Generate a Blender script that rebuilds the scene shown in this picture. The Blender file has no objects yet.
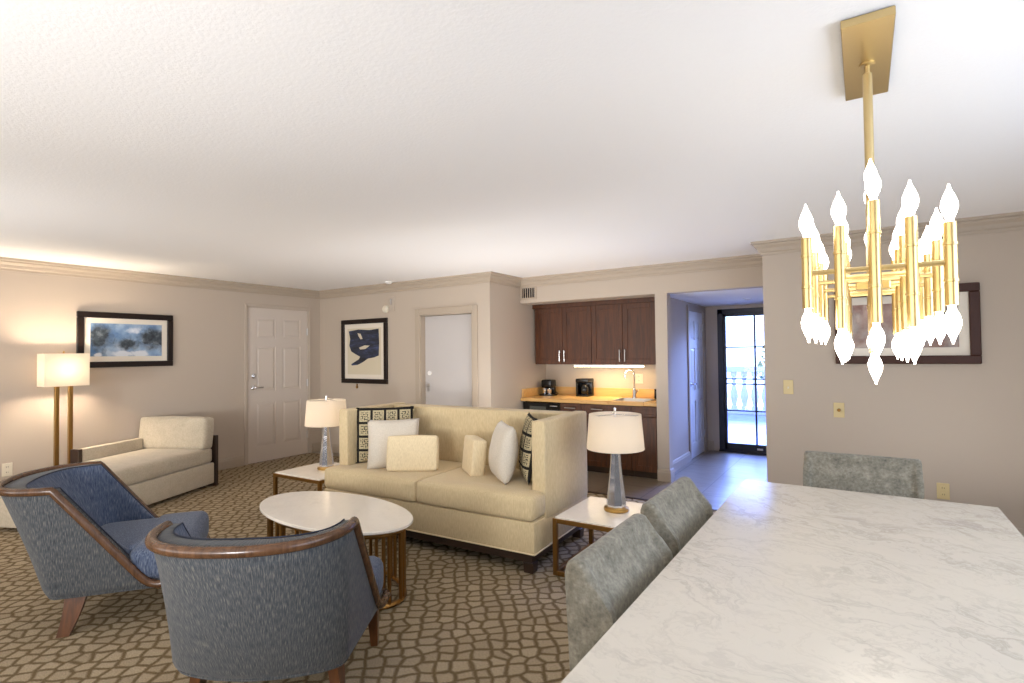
import bpy, bmesh, math, random
from mathutils import Vector, Matrix, Euler
C = bpy.context.scene.collection
SC = bpy.context.scene
PI = math.pi
random.seed(7)

# ---------------------------------------------------------------- camera
def set_camera():
    yaw, pitch, roll = [math.radians(a) for a in (-33.021, 1.242, -0.670)]
    fw = Vector((math.sin(yaw)*math.cos(pitch), math.cos(yaw)*math.cos(pitch), math.sin(pitch)))
    right = Vector((math.cos(yaw), -math.sin(yaw), 0)); up = right.cross(fw)
    r = math.cos(roll)*right + math.sin(roll)*up
    u = -math.sin(roll)*right + math.cos(roll)*up
    cd = bpy.data.cameras.new('camera'); co = bpy.data.objects.new('camera', cd); C.objects.link(co)
    cd.sensor_width = 36; cd.lens = 539.89*36/1024; cd.clip_start = 0.02; cd.clip_end = 300
    m = Matrix((r, u, -fw)).transposed().to_4x4(); m.translation = Vector((0, 0, 1.388))
    co.matrix_world = m
    SC.camera = co
set_camera()

# ---------------------------------------------------------------- world, daylight, exposure
SC.view_settings.view_transform = 'Standard'; SC.view_settings.look = 'None'
SC.view_settings.gamma = 1; SC.view_settings.use_curve_mapping = False
SC.view_settings.exposure = 0.0
SC.cycles.use_denoising = True
SC.cycles.max_bounces = 10; SC.cycles.diffuse_bounces = 6; SC.cycles.glossy_bounces = 4
SC.cycles.transparent_max_bounces = 12; SC.cycles.caustics_reflective = False; SC.cycles.caustics_refractive = False
SC.cycles.sample_clamp_indirect = 6

def set_world():
    w = bpy.data.worlds.new('sky'); SC.world = w; w.use_nodes = True
    nt = w.node_tree; nt.nodes.clear()
    out = nt.nodes.new('ShaderNodeOutputWorld'); bg = nt.nodes.new('ShaderNodeBackground')
    tc = nt.nodes.new('ShaderNodeTexCoord'); sx = nt.nodes.new('ShaderNodeSeparateXYZ')
    cr = nt.nodes.new('ShaderNodeValToRGB')
    nt.links.new(tc.outputs['Generated'], sx.inputs[0]); nt.links.new(sx.outputs['Z'], cr.inputs[0])
    e = cr.color_ramp.elements
    e[0].position = 0.0; e[0].color = (0.42, 0.56, 1.0, 1)
    e[1].position = 0.6; e[1].color = (0.10, 0.20, 1.0, 1)
    nt.links.new(cr.outputs[0], bg.inputs['Color']); bg.inputs['Strength'].default_value = 7.0
    nt.links.new(bg.outputs[0], out.inputs[0])
set_world()

def area_light(name, loc, rot, sx, sy, watts, col):
    l = bpy.data.lights.new(name, 'AREA'); l.shape = 'RECTANGLE'; l.size = sx; l.size_y = sy
    l.energy = watts; l.color = col
    o = bpy.data.objects.new(name, l); C.objects.link(o); o.location = loc; o.rotation_euler = rot
    return o
def point_light(name, loc, watts, col, radius=0.04):
    l = bpy.data.lights.new(name, 'POINT'); l.energy = watts; l.color = col; l.shadow_soft_size = radius
    o = bpy.data.objects.new(name, l); C.objects.link(o); o.location = loc
    return o
# added wide fill lamp behind the camera, and daylight from a side window
area_light('back_fill', (-2.6, -2.16, 1.35), (math.radians(96), 0, 0), 6.4, 1.6, 112, (1.0, 0.98, 0.96))
area_light('side_window_daylight', (1.86, 1.3, 1.35), (0, math.radians(96), 0), 1.6, 3.0, 80, (0.62, 0.77, 1.0))
area_light('sky_daylight', (-1.25, 10.8, 3.1), (math.radians(-74), 0, 0), 3.0, 1.4, 2600, (0.25, 0.39, 1.0))
# added fill spots behind the camera, aimed up to brighten the ceiling
def fill_spot(name, loc, target, watts, cone, size):
    l = bpy.data.lights.new(name, 'SPOT'); l.energy = watts; l.color = (0.97, 0.98, 1.0); l.spot_size = math.radians(cone); l.spot_blend = 1.0; l.shadow_soft_size = size
    o = bpy.data.objects.new(name, l); C.objects.link(o); o.location = loc
    o.rotation_euler = (Vector(target)-Vector(loc)).to_track_quat('-Z', 'Y').to_euler()
area_light('ceiling_fill_behind_sofa', (-2.75, 4.35, 0.25), (PI, 0, 0), 1.7, 0.7, 32, (0.98, 0.98, 1.0))  # added up-facing fill lamps, hidden behind the sofa and the table end
area_light('ceiling_fill_behind_table', (0.6, 4.2, 0.25), (PI, 0, 0), 1.2, 0.8, 6, (0.98, 0.98, 1.0))
fill_spot('ceiling_fill_spot', (-0.9, -1.7, 1.0), (-3.9, 3.4, 2.7), 370, 84, 0.25)
fill_spot('ceiling_fill_spot', (-4.6, -1.8, 1.0), (-5.7, 4.4, 2.6), 380, 80, 0.25)

# ---------------------------------------------------------------- materials
def lin(c):
    return tuple(((x/255)/12.92 if x/255 <= 0.04045 else ((x/255+0.055)/1.055)**2.4) for x in c)
MATS = {}
class NT:
    def __init__(s, name):
        s.m = bpy.data.materials.new(name); s.m.use_nodes = True; s.t = s.m.node_tree
        s.b = s.t.nodes['Principled BSDF']; s.o = s.t.nodes['Material Output']; MATS[name] = s.m
    def n(s, typ, **kw):
        nd = s.t.nodes.new(typ)
        for k, v in kw.items(): setattr(nd, k, v)
        return nd
    def l(s, a, b): s.t.links.new(a, b)
    def coord(s, scale=(1,1,1), rot=(0,0,0), src='Object', loc=(0,0,0)):
        tc = s.n('ShaderNodeTexCoord'); mp = s.n('ShaderNodeMapping')
        mp.inputs['Scale'].default_value = scale; mp.inputs['Rotation'].default_value = rot; mp.inputs['Location'].default_value = loc
        s.l(tc.outputs[src], mp.inputs[0]); return mp.outputs[0]
    def noise(s, vec, scale, detail=3, rough=0.5, dist=0.0):
        nd = s.n('ShaderNodeTexNoise'); nd.inputs['Scale'].default_value = scale
        nd.inputs['Detail'].default_value = detail; nd.inputs['Roughness'].default_value = rough; nd.inputs['Distortion'].default_value = dist
        if vec is not None: s.l(vec, nd.inputs['Vector'])
        return nd
    def ramp(s, fac, stops, interp='LINEAR'):
        cr = s.n('ShaderNodeValToRGB'); e = cr.color_ramp.elements; cr.color_ramp.interpolation = interp
        while len(e) < len(stops): e.new(0.5)
        for el, (p, c) in zip(e, stops): el.position = p; el.color = (*lin(c), 1)
        s.l(fac, cr.inputs[0]); return cr.outputs[0]
    def vramp(s, fac, a, b, lo=0.0, hi=1.0):
        mr = s.n('ShaderNodeMapRange'); mr.inputs[1].default_value = a; mr.inputs[2].default_value = b
        mr.inputs[3].default_value = lo; mr.inputs[4].default_value = hi; s.l(fac, mr.inputs[0]); return mr.outputs[0]
    def mix(s, fac, a, b, mode='MIX'):
        mx = s.n('ShaderNodeMix', data_type='RGBA', blend_type=mode)
        for sock, v in ((0, fac), (6, a), (7, b)):
            if hasattr(v, 'links'): s.l(v, mx.inputs[sock])
            elif isinstance(v, tuple): mx.inputs[sock].default_value = (*lin(v), 1)
            else: mx.inputs[sock].default_value = v
        return mx.outputs[2]
    def math(s, op, a, b=0.0):
        m = s.n('ShaderNodeMath', operation=op)
        for i, v in enumerate((a, b)):
            if hasattr(v, 'links'): s.l(v, m.inputs[i])
            else: m.inputs[i].default_value = v
        return m.outputs[0]
    def col(s, c):
        if hasattr(c, 'links'): s.l(c, s.b.inputs['Base Color'])
        else: s.b.inputs['Base Color'].default_value = (*lin(c), 1)
        return s
    def set(s, rough=None, metal=None, spec=None, coat=None, sheen=None):
        if rough is not None: s.b.inputs['Roughness'].default_value = rough
        if metal is not None: s.b.inputs['Metallic'].default_value = metal
        if spec is not None: s.b.inputs['Specular IOR Level'].default_value = spec
        if coat is not None: s.b.inputs['Coat Weight'].default_value = coat; s.b.inputs['Coat Roughness'].default_value = 0.05
        if sheen is not None: s.b.inputs['Sheen Weight'].default_value = sheen; s.b.inputs['Sheen Roughness'].default_value = 0.5
        return s
    def bump(s, h, strength=0.3, dist=0.01):
        b = s.n('ShaderNodeBump'); b.inputs['Strength'].default_value = strength; b.inputs['Distance'].default_value = dist
        s.l(h, b.inputs['Height']); s.l(b.outputs[0], s.b.inputs['Normal']); return s

def plain(name, c, rough=0.5, metal=0.0, spec=None, coat=None, bump=None, var=0.0):
    t = NT(name)
    if var:
        nz = t.noise(t.coord(), 6, 3)
        a = tuple(max(0, x*(1-var)) for x in c); b = tuple(min(255, x*(1+var)) for x in c)
        t.col(t.ramp(nz.outputs[0], [(0.3, a), (0.7, b)]))
    else: t.col(c)
    t.set(rough, metal, spec, coat)
    if bump:
        nz = t.noise(t.coord(), bump[0], 3); t.bump(nz.outputs[0], bump[1], bump[2])
    return t.m

WALL = plain('wall_paint', (182, 168, 152), 0.75, bump=(160, 0.08, 0.003))
TRIM = plain('trim_paint', (172, 157, 139), 0.5)
CEIL = plain('ceiling_texture', (246, 243, 240), 0.9, bump=(80, 0.16, 0.008))
DOORW = plain('door_paint', (202, 190, 178), 0.5)
DOORB = plain('white_door_paint', (222, 222, 224), 0.45)
BLACK = plain('black_plastic', (14, 14, 15), 0.25)
BLKGL = plain('black_glass', (9, 10, 11), 0.08)
CHROME = plain('chrome', (225, 226, 230), 0.12, 1.0)
STEEL = plain('brushed_steel', (200, 198, 195), 0.3, 1.0)
BRASS = plain('brass', (196, 158, 92), 0.28, 1.0)
BRASSD = plain('aged_brass', (150, 112, 62), 0.35, 1.0)
GOLD = plain('satin_gold', (222, 194, 134), 0.3, 1.0)
CANOPY = plain('brushed_gold', (206, 182, 132), 0.4, 1.0)
PLATE = plain('almond_plate', (205, 185, 135), 0.4)
PLATEW = plain('ivory_plate', (214, 205, 185), 0.4)
WHITEP = plain('white_plastic', (232, 230, 226), 0.4)
DKWOOD = plain('espresso_wood', (46, 30, 20), 0.4, var=0.2)
NAVY = plain('dark_door_frame', (18, 22, 36), 0.35)
LAM = None

def wood(name, c1, c2, rough=0.35, axis='Z', scale=1.0):
    t = NT(name)
    sc = {'Z': (14, 14, 1.2), 'X': (1.2, 14, 14), 'Y': (14, 1.2, 14)}[axis]
    v = t.coord(tuple(x*scale for x in sc))
    nz = t.noise(v, 2.2, 6, 0.6, 1.2)
    t.col(t.ramp(nz.outputs[0], [(0.3, c1), (0.7, c2)])).set(rough)
    return t.m
CHERRY = wood('cherry_cabinet', (54, 25, 6), (88, 46, 15), 0.5)
WALNUT = wood('walnut_trim', (64, 42, 28), (100, 70, 47), 0.25)
LEGWOOD = wood('stained_leg_wood', (72, 42, 20), (104, 62, 30), 0.3)
LAM = wood('maple_laminate', (196, 150, 88), (216, 172, 108), 0.35, 'X', 0.6)

def fabric(name, stops, vec=(260, 260, 30), fine=1.0, rough=0.9, sheen=0.15, bumpd=0.002, blot=None, polar=False):
    t = NT(name)
    v = t.coord(vec)
    if polar:      # streaks that run up a curved, leaning shell
        sx = t.n('ShaderNodeSeparateXYZ'); t.l(t.coord(), sx.inputs[0])
        a = t.math('ARCTAN2', sx.outputs[0], t.math('SUBTRACT', 0.15, sx.outputs[1]))
        cm = t.n('ShaderNodeCombineXYZ'); t.l(t.math('MULTIPLY', a, 0.36*vec[0]), cm.inputs[0]); t.l(t.math('MULTIPLY', sx.outputs[2], vec[2]), cm.inputs[2]); v = cm.outputs[0]
    nz = t.noise(v, fine, 4, 0.6)
    fac = nz.outputs[0]
    if blot:
        n2 = t.noise(t.coord(), blot[0], 3, 0.6)
        a = t.math('MULTIPLY', n2.outputs[0], blot[1]); b = t.math('MULTIPLY', fac, 1-blot[1]); fac = t.math('ADD', a, b)
    t.col(t.ramp(fac, stops)).set(rough, sheen=sheen, spec=0.2)
    t.bump(nz.outputs[0], 0.35, bumpd)
    return t.m
LINEN = fabric('linen', [(0.25, (190, 169, 131)), (0.75, (216, 197, 158))], (170, 170, 26), 1.0, bumpd=0.0008)
LINENP = fabric('cream_linen', [(0.28, (210, 190, 152)), (0.72, (232, 214, 178))], (170, 170, 26), 1.0, bumpd=0.0008)
PEARL = fabric('pearl_fabric', [(0.25, (196, 186, 170)), (0.75, (214, 204, 188))], (120, 120, 120), 1.0, sheen=0.3, bumpd=0.0006)
BLUE = fabric('blue_grey_tweed', [(0.28, (38, 42, 50)), (0.50, (70, 73, 77)), (0.74, (122, 119, 111))], (300, 300, 32), 1.0, bumpd=0.0006, polar=True)
BLUEIN = fabric('blue_tweed', [(0.30, (46, 55, 76)), (0.50, (78, 89, 112)), (0.74, (126, 133, 146))], (190, 190, 30), 1.0, bumpd=0.0006)
BLUEIN2 = fabric('blue_tweed_lining', [(0.30, (46, 55, 76)), (0.50, (78, 89, 112)), (0.74, (126, 133, 146))], (200, 200, 26), 1.0, bumpd=0.0006, polar=True)
PIPING = plain('navy_piping', (30, 38, 56), 0.7)
GREY = fabric('grey_chenille', [(0.30, (86, 82, 72)), (0.5, (120, 115, 102)), (0.70, (150, 144, 129))], (90, 90, 90), 1.0, blot=(24, 0.5), sheen=0.2, bumpd=0.001)
CHAISE = fabric('beige_velvet', [(0.25, (166, 154, 134)), (0.75, (198, 186, 164))], (70, 70, 70), 1.0, blot=(12, 0.4), sheen=0.2, bumpd=0.0008)

def mk_carpet():
    t = NT('carpet')
    v0 = t.coord((1, 1, 1), (0, 0, math.radians(-39)))
    wob = t.noise(v0, 5, 2, 0.5)
    sub = t.n('ShaderNodeVectorMath', operation='SUBTRACT'); t.l(wob.outputs['Color'], sub.inputs[0]); sub.inputs[1].default_value = (.5, .5, .5)
    scl = t.n('ShaderNodeVectorMath', operation='SCALE'); t.l(sub.outputs[0], scl.inputs[0]); scl.inputs['Scale'].default_value = 0.07
    add = t.n('ShaderNodeVectorMath', operation='ADD'); t.l(v0, add.inputs[0]); t.l(scl.outputs[0], add.inputs[1])
    mp = t.n('ShaderNodeMapping'); mp.inputs['Scale'].default_value = (12.5, 14.0, 1); t.l(add.outputs[0], mp.inputs[0])
    vo = t.n('ShaderNodeTexVoronoi', feature='DISTANCE_TO_EDGE', voronoi_dimensions='2D'); vo.inputs['Scale'].default_value = 1.0; vo.inputs['Randomness'].default_value = 0.5
    t.l(mp.outputs[0], vo.inputs['Vector'])
    vc = t.n('ShaderNodeTexVoronoi', feature='F1', voronoi_dimensions='2D'); vc.inputs['Scale'].default_value = 1.0; vc.inputs['Randomness'].default_value = 0.5
    t.l(mp.outputs[0], vc.inputs['Vector'])
    fine = t.noise(t.coord((150, 150, 1)), 1, 3, 0.7)
    d = t.math('ADD', vo.outputs['Distance'], t.math('MULTIPLY', t.math('SUBTRACT', fine.outputs[0], 0.5), 0.10))
    m = t.vramp(d, 0.06, 0.19)
    cell = t.ramp(fine.outputs[0], [(0.3, (140, 124, 100)), (0.7, (186, 170, 144))])
    bw = t.n('ShaderNodeSeparateColor'); t.l(vc.outputs['Color'], bw.inputs[0])
    tint = t.mix(t.vramp(bw.outputs[0], 0, 1, 0.0, 0.3), cell, (116, 100, 78))
    line = t.ramp(fine.outputs[0], [(0.3, (92, 77, 54)), (0.7, (122, 104, 78))])
    t.col(t.mix(m, line, tint)).set(0.95, spec=0.1)
    t.bump(t.math('ADD', t.math('MULTIPLY', m, 0.6), fine.outputs[0]), 0.4, 0.006)
    return t.m
CARPET = mk_carpet()

def mk_tile():
    t = NT('floor_tile')
    v = t.coord((1, 1, 1), (0, 0, PI/2))
    br = t.n('ShaderNodeTexBrick'); br.offset = 0.5
    br.inputs['Scale'].default_value = 1.0; br.inputs['Brick Width'].default_value = 0.9; br.inputs['Row Height'].default_value = 0.45
    br.inputs['Mortar Size'].default_value = 0.006; br.inputs['Mortar Smooth'].default_value = 0.1
    t.l(v, br.inputs['Vector'])
    nz = t.noise(t.coord((2, 8, 1)), 2, 5, 0.6)
    base = t.ramp(nz.outputs[0], [(0.3, (112, 98, 82)), (0.7, (136, 121, 103))])
    t.col(t.mix(br.outputs['Fac'], base, (84, 75, 63))).set(0.28, spec=0.5)
    t.bump(t.math('SUBTRACT', 1.0, br.outputs['Fac']), 0.3, 0.003)
    return t.m
TILE = mk_tile()

def mk_marble(name, veins=1.0, base=(206, 198, 184)):
    t = NT(name)
    v = t.coord((1, 1, 1), (0, 0, math.radians(28)))
    w1 = t.noise(v, 2.2, 5, 0.6)
    sub = t.n('ShaderNodeVectorMath', operation='SCALE'); t.l(w1.outputs['Color'], sub.inputs[0]); sub.inputs['Scale'].default_value = 0.55
    add = t.n('ShaderNodeVectorMath', operation='ADD'); t.l(v, add.inputs[0]); t.l(sub.outputs[0], add.inputs[1])
    mp = t.n('ShaderNodeMapping'); mp.inputs['Scale'].default_value = (1.2, 2.6, 1); t.l(add.outputs[0], mp.inputs[0])
    n1 = t.noise(mp.outputs[0], 2.4, 7, 0.62)
    a = t.math('ABSOLUTE', t.math('SUBTRACT', n1.outputs[0], 0.5))
    v1 = t.vramp(a, 0.0, 0.035, 1.0, 0.0)
    n2 = t.noise(mp.outputs[0], 6.5, 7, 0.65)
    b = t.math('ABSOLUTE', t.math('SUBTRACT', n2.outputs[0], 0.48))
    v2 = t.vramp(b, 0.0, 0.03, 0.6, 0.0)
    patch = t.noise(v, 3.5, 4, 0.6)
    pm = t.vramp(patch.outputs[0], 0.42, 0.74)
    vv = t.math('MULTIPLY', t.math('MAXIMUM', v1, v2), t.vramp(patch.outputs[0], 0.35, 0.65, 0.25, 1.0))
    vv = t.math('MULTIPLY', vv, 0.5*veins)
    cloud = t.math('MULTIPLY', pm, 0.30*veins)
    c = t.mix(cloud, base, (190, 184, 176))
    t.col(t.mix(vv, c, (150, 142, 132))).set(0.22, spec=0.5)
    return t.m
MARBLE = mk_marble('carrara_marble')
MARBLE2 = mk_marble('white_marble', 0.25, (232, 224, 212))

def mk_pattern():
    t = NT('woven_block_print')
    v = t.coord((1, 1, 1), (PI/2, 0, 0))
    def brick(w, h, off, mort, rot):
        mp = t.n('ShaderNodeMapping'); mp.inputs['Rotation'].default_value = (0, 0, rot); t.l(v, mp.inputs[0])
        b = t.n('ShaderNodeTexBrick'); b.offset = off
        b.inputs['Brick Width'].default_value = w; b.inputs['Row Height'].default_value = h; b.inputs['Mortar Size'].default_value = mort
        b.inputs['Scale'].default_value = 1; b.inputs['Mortar Smooth'].default_value = 0
        t.l(mp.outputs[0], b.inputs['Vector']); return b
    b1 = brick(0.11, 0.11, 0.0, 0.010, 0); b2 = brick(0.034, 0.0135, 0.5, 0.0035, 0); b3 = brick(0.034, 0.0135, 0.5, 0.0035, PI/2)
    ck = t.n('ShaderNodeTexChecker'); ck.inputs['Scale'].default_value = 18.2; t.l(v, ck.inputs['Vector'])
    inner = t.mix(ck.outputs['Fac'], b2.outputs['Fac'], b3.outputs['Fac'])
    b4 = brick(0.11, 0.11, 0.0, 0.022, 0)
    f = t.math('MULTIPLY', inner, t.math('SUBTRACT', 1.0, b1.outputs['Fac']))
    ring = t.math('SUBTRACT', b4.outputs['Fac'], b1.outputs['Fac'])
    f = t.math('MAXIMUM', f, t.math('MULTIPLY', ring, 0.8))
    nz = t.noise(t.coord((200, 200, 200)), 1, 2)
    f = t.math('MULTIPLY', f, t.vramp(nz.outputs[0], 0.2, 0.6, 0.5, 1.0))
    t.col(t.mix(f, (34, 32, 30), (196, 182, 146))).set(0.9, spec=0.2)
    return t.m
PATTERN = mk_pattern()

def mk_shade(name, c, trans=0.55):
    t = NT(name); t.t.nodes.remove(t.b)
    d = t.n('ShaderNodeBsdfDiffuse'); tr = t.n('ShaderNodeBsdfTranslucent'); mx = t.n('ShaderNodeMixShader')
    for n_ in (d, tr): n_.inputs[0].default_value = (*lin(c), 1)
    mx.inputs[0].default_value = trans
    t.l(d.outputs[0], mx.inputs[1]); t.l(tr.outputs[0], mx.inputs[2]); t.l(mx.outputs[0], t.o.inputs[0])
    return t.m
SHADE = mk_shade('lamp_shade_linen', (250, 244, 234), 0.74)
def mk_glass():
    t = NT('window_glass'); t.t.nodes.remove(t.b)
    tr = t.n('ShaderNodeBsdfTransparent'); gl = t.n('ShaderNodeBsdfGlossy'); gl.inputs['Roughness'].default_value = 0.02
    tr.inputs[0].default_value = (0.95, 0.97, 1, 1)
    fr = t.n('ShaderNodeFresnel'); fr.inputs[0].default_value = 1.45; mx = t.n('ShaderNodeMixShader')
    t.l(fr.outputs[0], mx.inputs[0]); t.l(tr.outputs[0], mx.inputs[1]); t.l(gl.outputs[0], mx.inputs[2]); t.l(mx.outputs[0], t.o.inputs[0])
    return t.m
GLASS = mk_glass()
def emit(name, c, s):
    t = NT(name); t.t.nodes.remove(t.b); e = t.n('ShaderNodeEmission'); e.inputs[0].default_value = (*c, 1); e.inputs[1].default_value = s
    t.l(e.outputs[0], t.o.inputs[0]); return t.m
BULB = emit('lit_bulb', (1.0, 0.91, 0.78), 15)
TUBE = emit('lit_tube', (1.0, 0.80, 0.50), 14)

def mk_art1():      # blue grey watercolour: dark tree masses over pale drifts
    t = NT('blue_watercolour')
    v = t.coord((1, 1, 1)); sx = t.n('ShaderNodeSeparateXYZ'); t.l(v, sx.inputs[0]); X, Z = sx.outputs['X'], sx.outputs['Z']
    n1 = t.noise(v, 9.0, 6, 0.6, 0.5); n2 = t.noise(v, 22, 5, 0.65); n3 = t.noise(v, 5.0, 4, 0.5)
    def blob(cx, cz, wx, wz):
        a = t.math('POWER', t.math('DIVIDE', t.math('SUBTRACT', X, cx), wx), 2.0); b = t.math('POWER', t.math('DIVIDE', t.math('SUBTRACT', Z, cz), wz), 2.0)
        return t.math('POWER', 2.718, t.math('MULTIPLY', t.math('ADD', a, b), -1.0))
    dark = t.math('ADD', t.math('ADD', blob(-0.25, 0.02, 0.12, 0.15), blob(0.27, 0.03, 0.15, 0.15)), t.math('MULTIPLY', blob(0.0, -0.04, 0.09, 0.07), 0.9))
    pale = t.math('ADD', t.math('ADD', blob(-0.06, -0.15, 0.10, 0.05), blob(0.13, -0.15, 0.09, 0.05)), t.math('ADD', blob(-0.27, -0.16, 0.05, 0.03), t.math('MULTIPLY', blob(0.06, 0.10, 0.12, 0.06), 0.7)))
    base = t.ramp(n3.outputs[0], [(0.35, (62, 98, 142)), (0.5, (128, 154, 184)), (0.65, (176, 190, 206))])
    f = t.vramp(t.math('ADD', dark, t.math('MULTIPLY', t.math('SUBTRACT', n1.outputs[0], 0.5), 1.6)), 0.25, 0.75)
    dk = t.ramp(n2.outputs[0], [(0.35, (26, 34, 44)), (0.55, (56, 66, 74)), (0.7, (104, 112, 118))])
    g = t.vramp(t.math('ADD', pale, t.math('MULTIPLY', t.math('SUBTRACT', n2.outputs[0], 0.5), 0.8)), 0.45, 0.75)
    t.col(t.mix(g, t.mix(f, base, dk), (214, 218, 224))).set(0.5, coat=0.4)
    return t.m
def mk_art3():      # brown and grey abstract
    t = NT('brown_abstract')
    v = t.coord((1, 1, 1))
    n1 = t.noise(v, 3.2, 5, 0.6, 0.4); n2 = t.noise(v, 11, 5, 0.6)
    c = t.ramp(n1.outputs[0], [(0.36, (120, 56, 42)), (0.48, (132, 92, 78)), (0.58, (150, 138, 132)), (0.68, (196, 176, 162))])
    c2 = t.ramp(n2.outputs[0], [(0.35, (84, 66, 58)), (0.65, (186, 168, 156))])
    t.col(t.mix(0.3, c, c2)).set(0.4, coat=0.4)
    return t.m
ART1, ART3 = mk_art1(), mk_art3()
MATBOARD = plain('mat_board', (222, 212, 196), 0.6, coat=0.4)
PAPER = plain('art_paper', (206, 194, 168), 0.6)
INK = NT('navy_brush_ink'); INK.col(INK.ramp(INK.noise(INK.coord((3, 14, 14), (0, 0.5, 0)), 1.6, 5, 0.7, 0.5).outputs[0], [(0.35, (24, 25, 30)), (0.52, (40, 46, 66)), (0.66, (62, 74, 108)), (0.78, (132, 128, 124))])).set(0.5); INK = INK.m
FRAMED = plain('black_frame', (28, 18, 13), 0.4, spec=0.25)
FRAMEB = plain('brown_frame', (62, 34, 22), 0.4, spec=0.25)
STONE = plain('balustrade_stone', (214, 210, 204), 0.8)
PAVE = plain('terrace_paving', (190, 186, 180), 0.8, var=0.06)
LEAF = plain('leaves', (70, 96, 60), 0.7, var=0.3)
GLASSY = plain('mercury_glass', (220, 220, 224), 0.1, 0.8)
# ---------------------------------------------------------------- mesh helpers
def BM(): return bmesh.new()
def link(name, bm, mat, parent=None, smooth=False, angle=40):
    me = bpy.data.meshes.new(name); bmesh.ops.recalc_face_normals(bm, faces=bm.faces[:])
    bm.to_mesh(me); bm.free()
    if mat: me.materials.append(mat)
    if smooth:
        me.polygons.foreach_set('use_smooth', [True]*len(me.polygons))
        if angle < 180: me.set_sharp_from_angle(angle=math.radians(angle))
    o = bpy.data.objects.new(name, me); C.objects.link(o)
    if parent: o.parent = parent
    return o
def tag(o, label, cat, group=None):
    o['label'] = label; o['category'] = cat
    if group: o['group'] = group
    return o
def thing(name, label, cat, loc=(0, 0, 0), rz=0.0, group=None):
    o = bpy.data.objects.new(name, None); C.objects.link(o); o.empty_display_size = 0.1
    o.location = loc; o.rotation_euler = (0, 0, rz)
    return tag(o, label, cat, group)
def struct(name, bm, mat, parent=None, smooth=False):
    o = link(name, bm, mat, parent, smooth)
    if parent is None: o['kind'] = 'structure'
    return o
def dup(root, loc=None, rz=None, label=None):
    r = root.copy(); C.objects.link(r)
    if loc is not None: r.location = loc
    if rz is not None: r.rotation_euler = (0, 0, rz)
    if label: r['label'] = label
    for ch in list(root.children):
        c = ch.copy(); C.objects.link(c); c.parent = r
        for g in list(ch.children):
            d = g.copy(); C.objects.link(d); d.parent = c
    return r
def box(bm, x0, x1, y0, y1, z0, z1, bev=0.0, seg=2, M=None):
    r = bmesh.ops.create_cube(bm, size=1.0)
    vs = r['verts']
    for v in vs: v.co = Vector(((x0+x1)/2+v.co.x*(x1-x0), (y0+y1)/2+v.co.y*(y1-y0), (z0+z1)/2+v.co.z*(z1-z0)))
    if M is not None: bmesh.ops.transform(bm, matrix=M, verts=vs)
    if bev > 0:
        es = list({e for v in vs for e in v.link_edges})
        bmesh.ops.bevel(bm, geom=es, offset=bev, segments=seg, profile=0.5, affect='EDGES')
def soft(bm, x0, x1, y0, y1, z0, z1, puff=0.01, bev=0.03, n=10, M=None):
    """cushion: a box with rounded edges whose faces swell by puff"""
    hx, hy, hz = (x1-x0)/2, (y1-y0)/2, (z1-z0)/2; cx, cy, cz = (x0+x1)/2, (y0+y1)/2, (z0+z1)/2
    tmp = bmesh.new(); bmesh.ops.create_cube(tmp, size=2.0)
    bmesh.ops.subdivide_edges(tmp, edges=tmp.edges[:], cuts=n, use_grid_fill=True)
    vm = []
    for v in tmp.verts:
        x, y, z = v.co
        def ss(a, h):      # more vertices near the ends
            t = math.sin(a*PI/2); return t*h
        p = Vector((ss(x, hx), ss(y, hy), ss(z, hz)))
        q = Vector((max(-hx+bev, min(hx-bev, p.x)), max(-hy+bev, min(hy-bev, p.y)), max(-hz+bev, min(hz-bev, p.z))))
        d = p-q
        if d.length > 1e-9: p = q+d.normalized()*bev if sum(1 for c in d if abs(c) > 1e-9) > 1 else p
        fx, fy, fz = 1-(p.x/hx)**2, 1-(p.y/hy)**2, 1-(p.z/hz)**2
        p.x += puff*math.copysign(1, x)*(abs(x) > 0.999)*fy*fz
        p.y += puff*math.copysign(1, y)*(abs(y) > 0.999)*fx*fz
        p.z += puff*math.copysign(1, z)*(abs(z) > 0.999)*fx*fy
        p += Vector((cx, cy, cz))
        if M is not None: p = M @ p
        vm.append(bm.verts.new(p))
    tmp.verts.index_update()
    for f in tmp.faces: bm.faces.new([vm[v.index] for v in f.verts])
    tmp.free()
def ring_faces(bm, rings, closed_u=True, caps=True):
    R = [[bm.verts.new(p) for p in r] for r in rings]
    n = len(R[0])
    for a, b in zip(R, R[1:]):
        for i in range(n if closed_u else n-1):
            j = (i+1) % n
            bm.faces.new((a[i], a[j], b[j], b[i]))
    if caps and closed_u:
        bm.faces.new(R[0][::-1]); bm.faces.new(R[-1])
    return R
def lathe(bm, prof, c=(0, 0, 0), seg=24, caps=True, M=None):
    rings = []
    for r, z in prof:
        ring = [Vector((c[0]+max(r, 1e-4)*math.cos(2*PI*i/seg), c[1]+max(r, 1e-4)*math.sin(2*PI*i/seg), c[2]+z)) for i in range(seg)]
        rings.append([M @ p for p in ring] if M is not None else ring)
    ring_faces(bm, rings, True, caps)
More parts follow.
